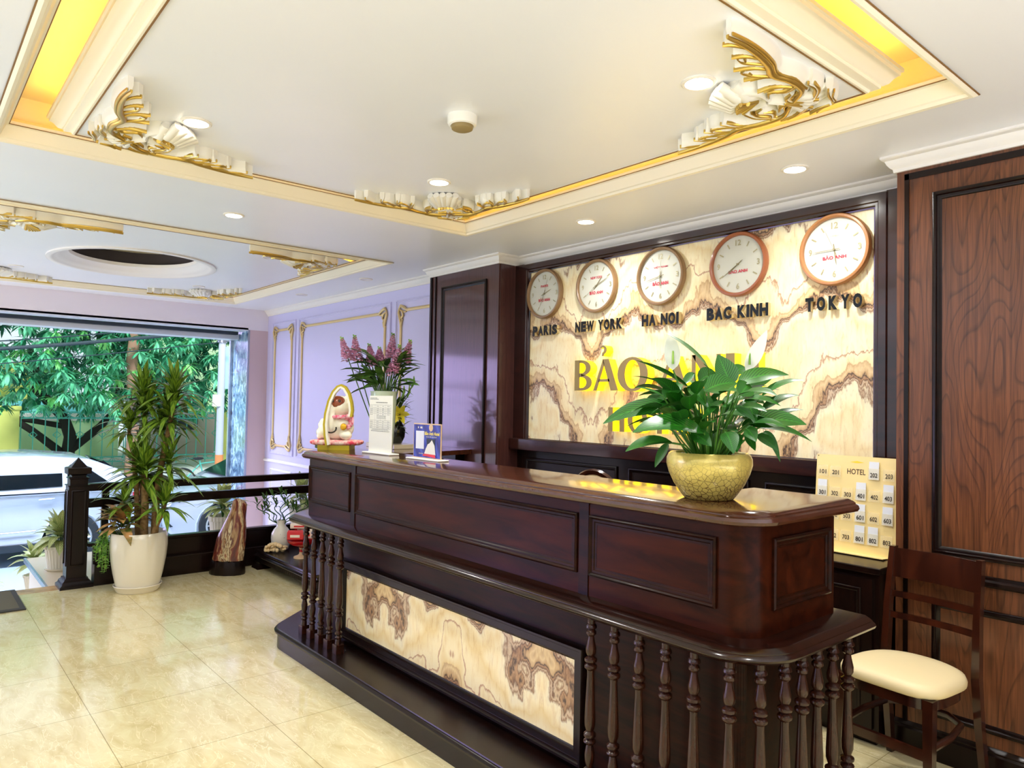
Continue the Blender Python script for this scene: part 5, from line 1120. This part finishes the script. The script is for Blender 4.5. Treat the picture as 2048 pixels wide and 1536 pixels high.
    for i in range(5): m_.box(-.42, .42, -.015, .05, .36 + i * .06, .39 + i * .06)
    g = m_.build('grille', 'car_dark', r, smooth=0)
    m_ = MB(); m_.box(-.26, .26, -.02, .0, .50, .61); m_.build('front_plate', 'white_plastic', r, smooth=0)
    m_ = MB(); m_.box(-.26, .26, L - .02, L + .01, .62, .73); m_.build('rear_plate', 'white_plastic', r, smooth=0)
    return r
car((-12.28, -1.55, GZ), 'white car side-on at left outside the window, behind the newel post')
car((-12.28, 3.02, GZ), 'white car whose front bumper and wheel show through the railing at right of the dracaena')

# bicycle
bi = E('bicycle', (-17.5, 5.5, GZ), 'bicycle parked against the teal fence across the street', 'bicycle', rz=R(8))
for y in (-.52, .52):
    m_ = MB(); m_.tube([(0, y + .32 * cos(2 * pi * k / 28), .33 + .32 * sin(2 * pi * k / 28)) for k in range(29)], .018, 6); wo = m_.build('wheel', 'tyre', bi)
    m_ = MB()
    for k in range(12): a = k * pi / 6; m_.tube([(0, y, .33), (0, y + .31 * cos(a), .33 + .31 * sin(a))], .003, 4)
    m_.build('spokes', 'steel', wo)
m_ = MB()
for a, b in (((0, .52, .33), (0, .40, .88)), ((0, .42, .78), (0, -.12, .74)), ((0, -.12, .82), (0, .02, .30)), ((0, .42, .72), (0, .02, .30)), ((0, .02, .30), (0, -.52, .33)), ((0, -.52, .33), (0, -.12, .72))): m_.tube([a, b], .016, 6)
m_.build('frame', 'fence_teal', bi)
m_ = MB(); m_.ball((0, -.15, .86), (.06, .13, .035), 10, 6); m_.build('saddle', 'tyre', bi); m_ = MB(); m_.tube([(-.25, .33, .98), (-.1, .40, .97), (0, .40, .92), (.1, .40, .97), (.25, .33, .98)], .012, 6); m_.build('handlebar', 'steel', bi)

# fence: posts and teal iron panels
FX = -24.5
def fence_panel(y0, y1, label):
    r = E('iron_fence', (FX, (y0 + y1) / 2, GZ + .14), label, 'fence', 'teal iron fence panels across the street'); h = y0 - (y0 + y1) / 2, y1 - (y0 + y1) / 2; z0, z1 = .05, 1.66
    m_ = MB()
    for z in (.16, .30, 1.46, 1.64): m_.box(-.015, .015, h[0], h[1], z - .018, z + .018)
    m_.build('rails', 'fence_teal', r, smooth=0); m_ = MB(); n = int((h[1] - h[0]) / .27); st_ = (h[1] - h[0]) / n
    for i in range(n + 1): y = h[0] + i * st_; m_.box(-.012, .012, y - .012, y + .012, z0, 1.64)
    tag(m_.build('bars', 'fence_teal', r, smooth=0), kind='stuff'); m_ = MB()
    for i in range(n):
        y = h[0] + (i + .5) * st_
        m_.tube([(0, y + .12 * cos(t), 1.55 + .075 * sin(t)) for t in [2 * pi * k / 14 for k in range(15)]], .012, 5)
        m_.tube([(0, y + .12 * cos(t), .30 - .14 * abs(sin(t))) for t in [pi * k / 8 for k in range(9)]], .012, 5)
        if i % 2 == 0: q = .10; m_.tube([(0, y + st_ / 2 + a, .98 + b) for a, b in ((-q, 0), (0, q), (q, 0), (0, -q), (-q, 0))], .013, 4)
    tag(m_.build('scroll_ornaments', 'fence_teal', r), kind='stuff')
def fpost(y0, y1, label):
    r = E('fence_pillar', (FX, (y0 + y1) / 2, GZ + .14), label, 'pillar', 'yellow fence pillars across the street'); h = (y1 - y0) / 2
    m_ = MB(); m_.box(-.2, .2, -h, h, 0, 1.68); m_.build('pillar_shaft', 'pale_yellow', r, smooth=0); m_ = MB(); m_.box(-.24, .24, -h - .04, h + .04, 1.68, 1.80, c=.02); m_.build('pillar_cap', 'pale_yellow', r)
fence_panel(-4.0, 2.0, 'teal iron fence panel left of the yellow pillar at left edge of the photo'); fpost(2.05, 2.62, 'yellow fence pillar at left edge of the view through the window')
fence_panel(2.68, 5.3, 'teal iron fence panel between the yellow pillar and the dracaena'); fence_panel(5.35, 8.0, 'teal iron fence panel right of the dracaena, by the utility pole')
fpost(8.05, 8.55, 'yellow fence pillar beside the utility pole'); fence_panel(8.6, 14.0, 'teal iron fence panel beyond the utility pole, mostly hidden')

wl1 = E('lime_building', (-29, 1.5, GZ + .14), 'pale lime-green low building behind the fence', 'building'); m_ = MB(); m_.box(-1, .0, -12, 4.6, 0, 1.25); m_.build('wall', 'lime', wl1, smooth=0); m_ = MB(); m_.box(-1.05, .05, -12, 4.6, 1.25, 1.5); m_.build('parapet', 'white_wall', wl1, smooth=0)
m_ = MB(); m_.box(-1, -.6, -12, 4.6, 1.5, 1.9); m_.build('cyan_band', 'cyan_wall', wl1, smooth=0)
wl2 = E('grey_building', (-28, 11.5, GZ + .14), 'weathered grey wall with dark openings behind the fence near the utility pole', 'building'); m_ = MB(); m_.box(-1, 0, -4.5, 6, 0, 1.6); m_.build('wall', 'grey_wall', wl2, smooth=0); m_ = MB(); m_.box(-.02, .03, -4.3, -3.0, .95, 1.45); m_.build('opening', 'car_dark', wl2, smooth=0)
m_ = MB(); m_.box(-3, -1, -4.5, 8, 0, 6); m_.build('upper_storey', 'lime', wl2, smooth=0)
wl3 = E('yellow_building', (-34, -3, GZ + .14), 'pale yellow building glimpsed through the tree leaves', 'building'); m_ = MB(); m_.box(-2, 0, -9, 7, 0, 3.4); m_.build('wall', 'pale_yellow', wl3, smooth=0); m_ = MB(); m_.box(-.02, .03, -2, 0, 1.4, 2.6); m_.build('window', 'car_dark', wl3, smooth=0)

# utility pole with boards and cables
up = E('utility_pole', (-14.6, 4.86, GZ), 'pale concrete utility pole with small notices near the window column', 'pole'); m_ = MB(); m_.lathe([(.075, 0), (.055, 7.0)], n=16); m_.build('pole_shaft', 'concrete_pole', up)
m_ = MB(); m_.lathe([(.078, .95), (.077, 1.15)], n=16, cap=False); m_.build('orange_band', 'orange_band', up); m_ = MB(); m_.box(.06, .08, -.18, -.03, 2.10, 2.33); m_.build('notice_plate', 'white_plastic', up, smooth=0)
m_ = MB(); m_.lathe([(.09, 3.35), (.09, 3.42)], n=12); m_.tube([(.05, -.1, 3.4), (.05, .35, 3.38)], .02, 5); m_.build('bracket', 'steel', up)
sg = E('street_signboard', (-14.9, 5.13, GZ), 'pale cyan signboard hanging beside the utility pole', 'signboard'); m_ = MB(); m_.box(-.03, .03, -.16, .30, 2.45, 3.30); m_.build('board', 'board_sky', sg, smooth=0); m_ = MB(); m_.tube([(0, .07, 0), (0, .07, 2.5)], .02, 6); m_.build('support', 'steel', sg)
m_ = MB()
for i, (w_, h_) in enumerate(((.12, .1), (.14, .1), (.1, .1), (.13, .1))): m_.box(.031, .034, .03 - w_ / 2, .03 + w_ / 2, 3.1 - i * .18, 3.1 - i * .18 + h_ * .6)
m_.build('blue_characters', 'cyan_wall', sg, smooth=0)
for i, (za, zb, yb, rr, lab) in enumerate(((2.85, 2.9, -9, .035, 'thick bundle of dark cables sloping across the tree at upper left'), (3.0, 2.95, -9, .012, 'thin dark cable just above the thick cable bundle'), (2.62, 1.5, -6, .010, 'thin cable dropping steeply down to the left across the tree'))):
    m_ = MB(); m_.tube([(-14.6 + .12 * t, 4.86 + (yb - 4.86) * t / 16, za + (zb - za) * t / 16 - 1.15 * sin(pi * t / 16 * .8) * (.9 if i < 2 else .3)) for t in range(17)], rr, 6); tag(m_.build('overhead_cable', 'cable', smooth=60), lab, 'cable')

# trees
def tree(name, loc, trunk, clusters, label, seed, bark, mats=('mango', 'mango_lit', 'mango_dark'), L=.34, nl=15):
    r = E(name, loc, label, 'tree', 'trees across the street'); rnd = random.Random(seed)
    m_ = MB()
    for pts, r0, r1 in trunk: m_.tube(pts, [r0 + (r1 - r0) * i / (len(pts) - 1) for i in range(len(pts))], 9)
    m_.build('trunk', bark, r, smooth=60)
    m_ = MB()
    for (y0, y1, z0, z1, x0, x1, n) in clusters:
        for _ in range(n):
            c = V((rnd.uniform(x0, x1), rnd.uniform(y0, y1), rnd.uniform(z0, z1))); ll = L * rnd.uniform(.7, 1.1); mi = 1 if rnd.random() < .12 else (2 if c.x < x0 + (x1 - x0) * .45 else 0)  # back clusters use the dark copy as painted shade inside the crown
            for k in range(nl):
                a = k * 2.4 + rnd.uniform(-.3, .3); el = rnd.uniform(-1.1, .35)
                d_ = V((cos(a) * cos(el), sin(a) * cos(el), sin(el)))
                m_.leaf(c, c + d_ * ll - V((0, 0, ll * .25)), ll * .24, arch=ll * .12, n=3, fold=.15, shape=2, mi=mi)
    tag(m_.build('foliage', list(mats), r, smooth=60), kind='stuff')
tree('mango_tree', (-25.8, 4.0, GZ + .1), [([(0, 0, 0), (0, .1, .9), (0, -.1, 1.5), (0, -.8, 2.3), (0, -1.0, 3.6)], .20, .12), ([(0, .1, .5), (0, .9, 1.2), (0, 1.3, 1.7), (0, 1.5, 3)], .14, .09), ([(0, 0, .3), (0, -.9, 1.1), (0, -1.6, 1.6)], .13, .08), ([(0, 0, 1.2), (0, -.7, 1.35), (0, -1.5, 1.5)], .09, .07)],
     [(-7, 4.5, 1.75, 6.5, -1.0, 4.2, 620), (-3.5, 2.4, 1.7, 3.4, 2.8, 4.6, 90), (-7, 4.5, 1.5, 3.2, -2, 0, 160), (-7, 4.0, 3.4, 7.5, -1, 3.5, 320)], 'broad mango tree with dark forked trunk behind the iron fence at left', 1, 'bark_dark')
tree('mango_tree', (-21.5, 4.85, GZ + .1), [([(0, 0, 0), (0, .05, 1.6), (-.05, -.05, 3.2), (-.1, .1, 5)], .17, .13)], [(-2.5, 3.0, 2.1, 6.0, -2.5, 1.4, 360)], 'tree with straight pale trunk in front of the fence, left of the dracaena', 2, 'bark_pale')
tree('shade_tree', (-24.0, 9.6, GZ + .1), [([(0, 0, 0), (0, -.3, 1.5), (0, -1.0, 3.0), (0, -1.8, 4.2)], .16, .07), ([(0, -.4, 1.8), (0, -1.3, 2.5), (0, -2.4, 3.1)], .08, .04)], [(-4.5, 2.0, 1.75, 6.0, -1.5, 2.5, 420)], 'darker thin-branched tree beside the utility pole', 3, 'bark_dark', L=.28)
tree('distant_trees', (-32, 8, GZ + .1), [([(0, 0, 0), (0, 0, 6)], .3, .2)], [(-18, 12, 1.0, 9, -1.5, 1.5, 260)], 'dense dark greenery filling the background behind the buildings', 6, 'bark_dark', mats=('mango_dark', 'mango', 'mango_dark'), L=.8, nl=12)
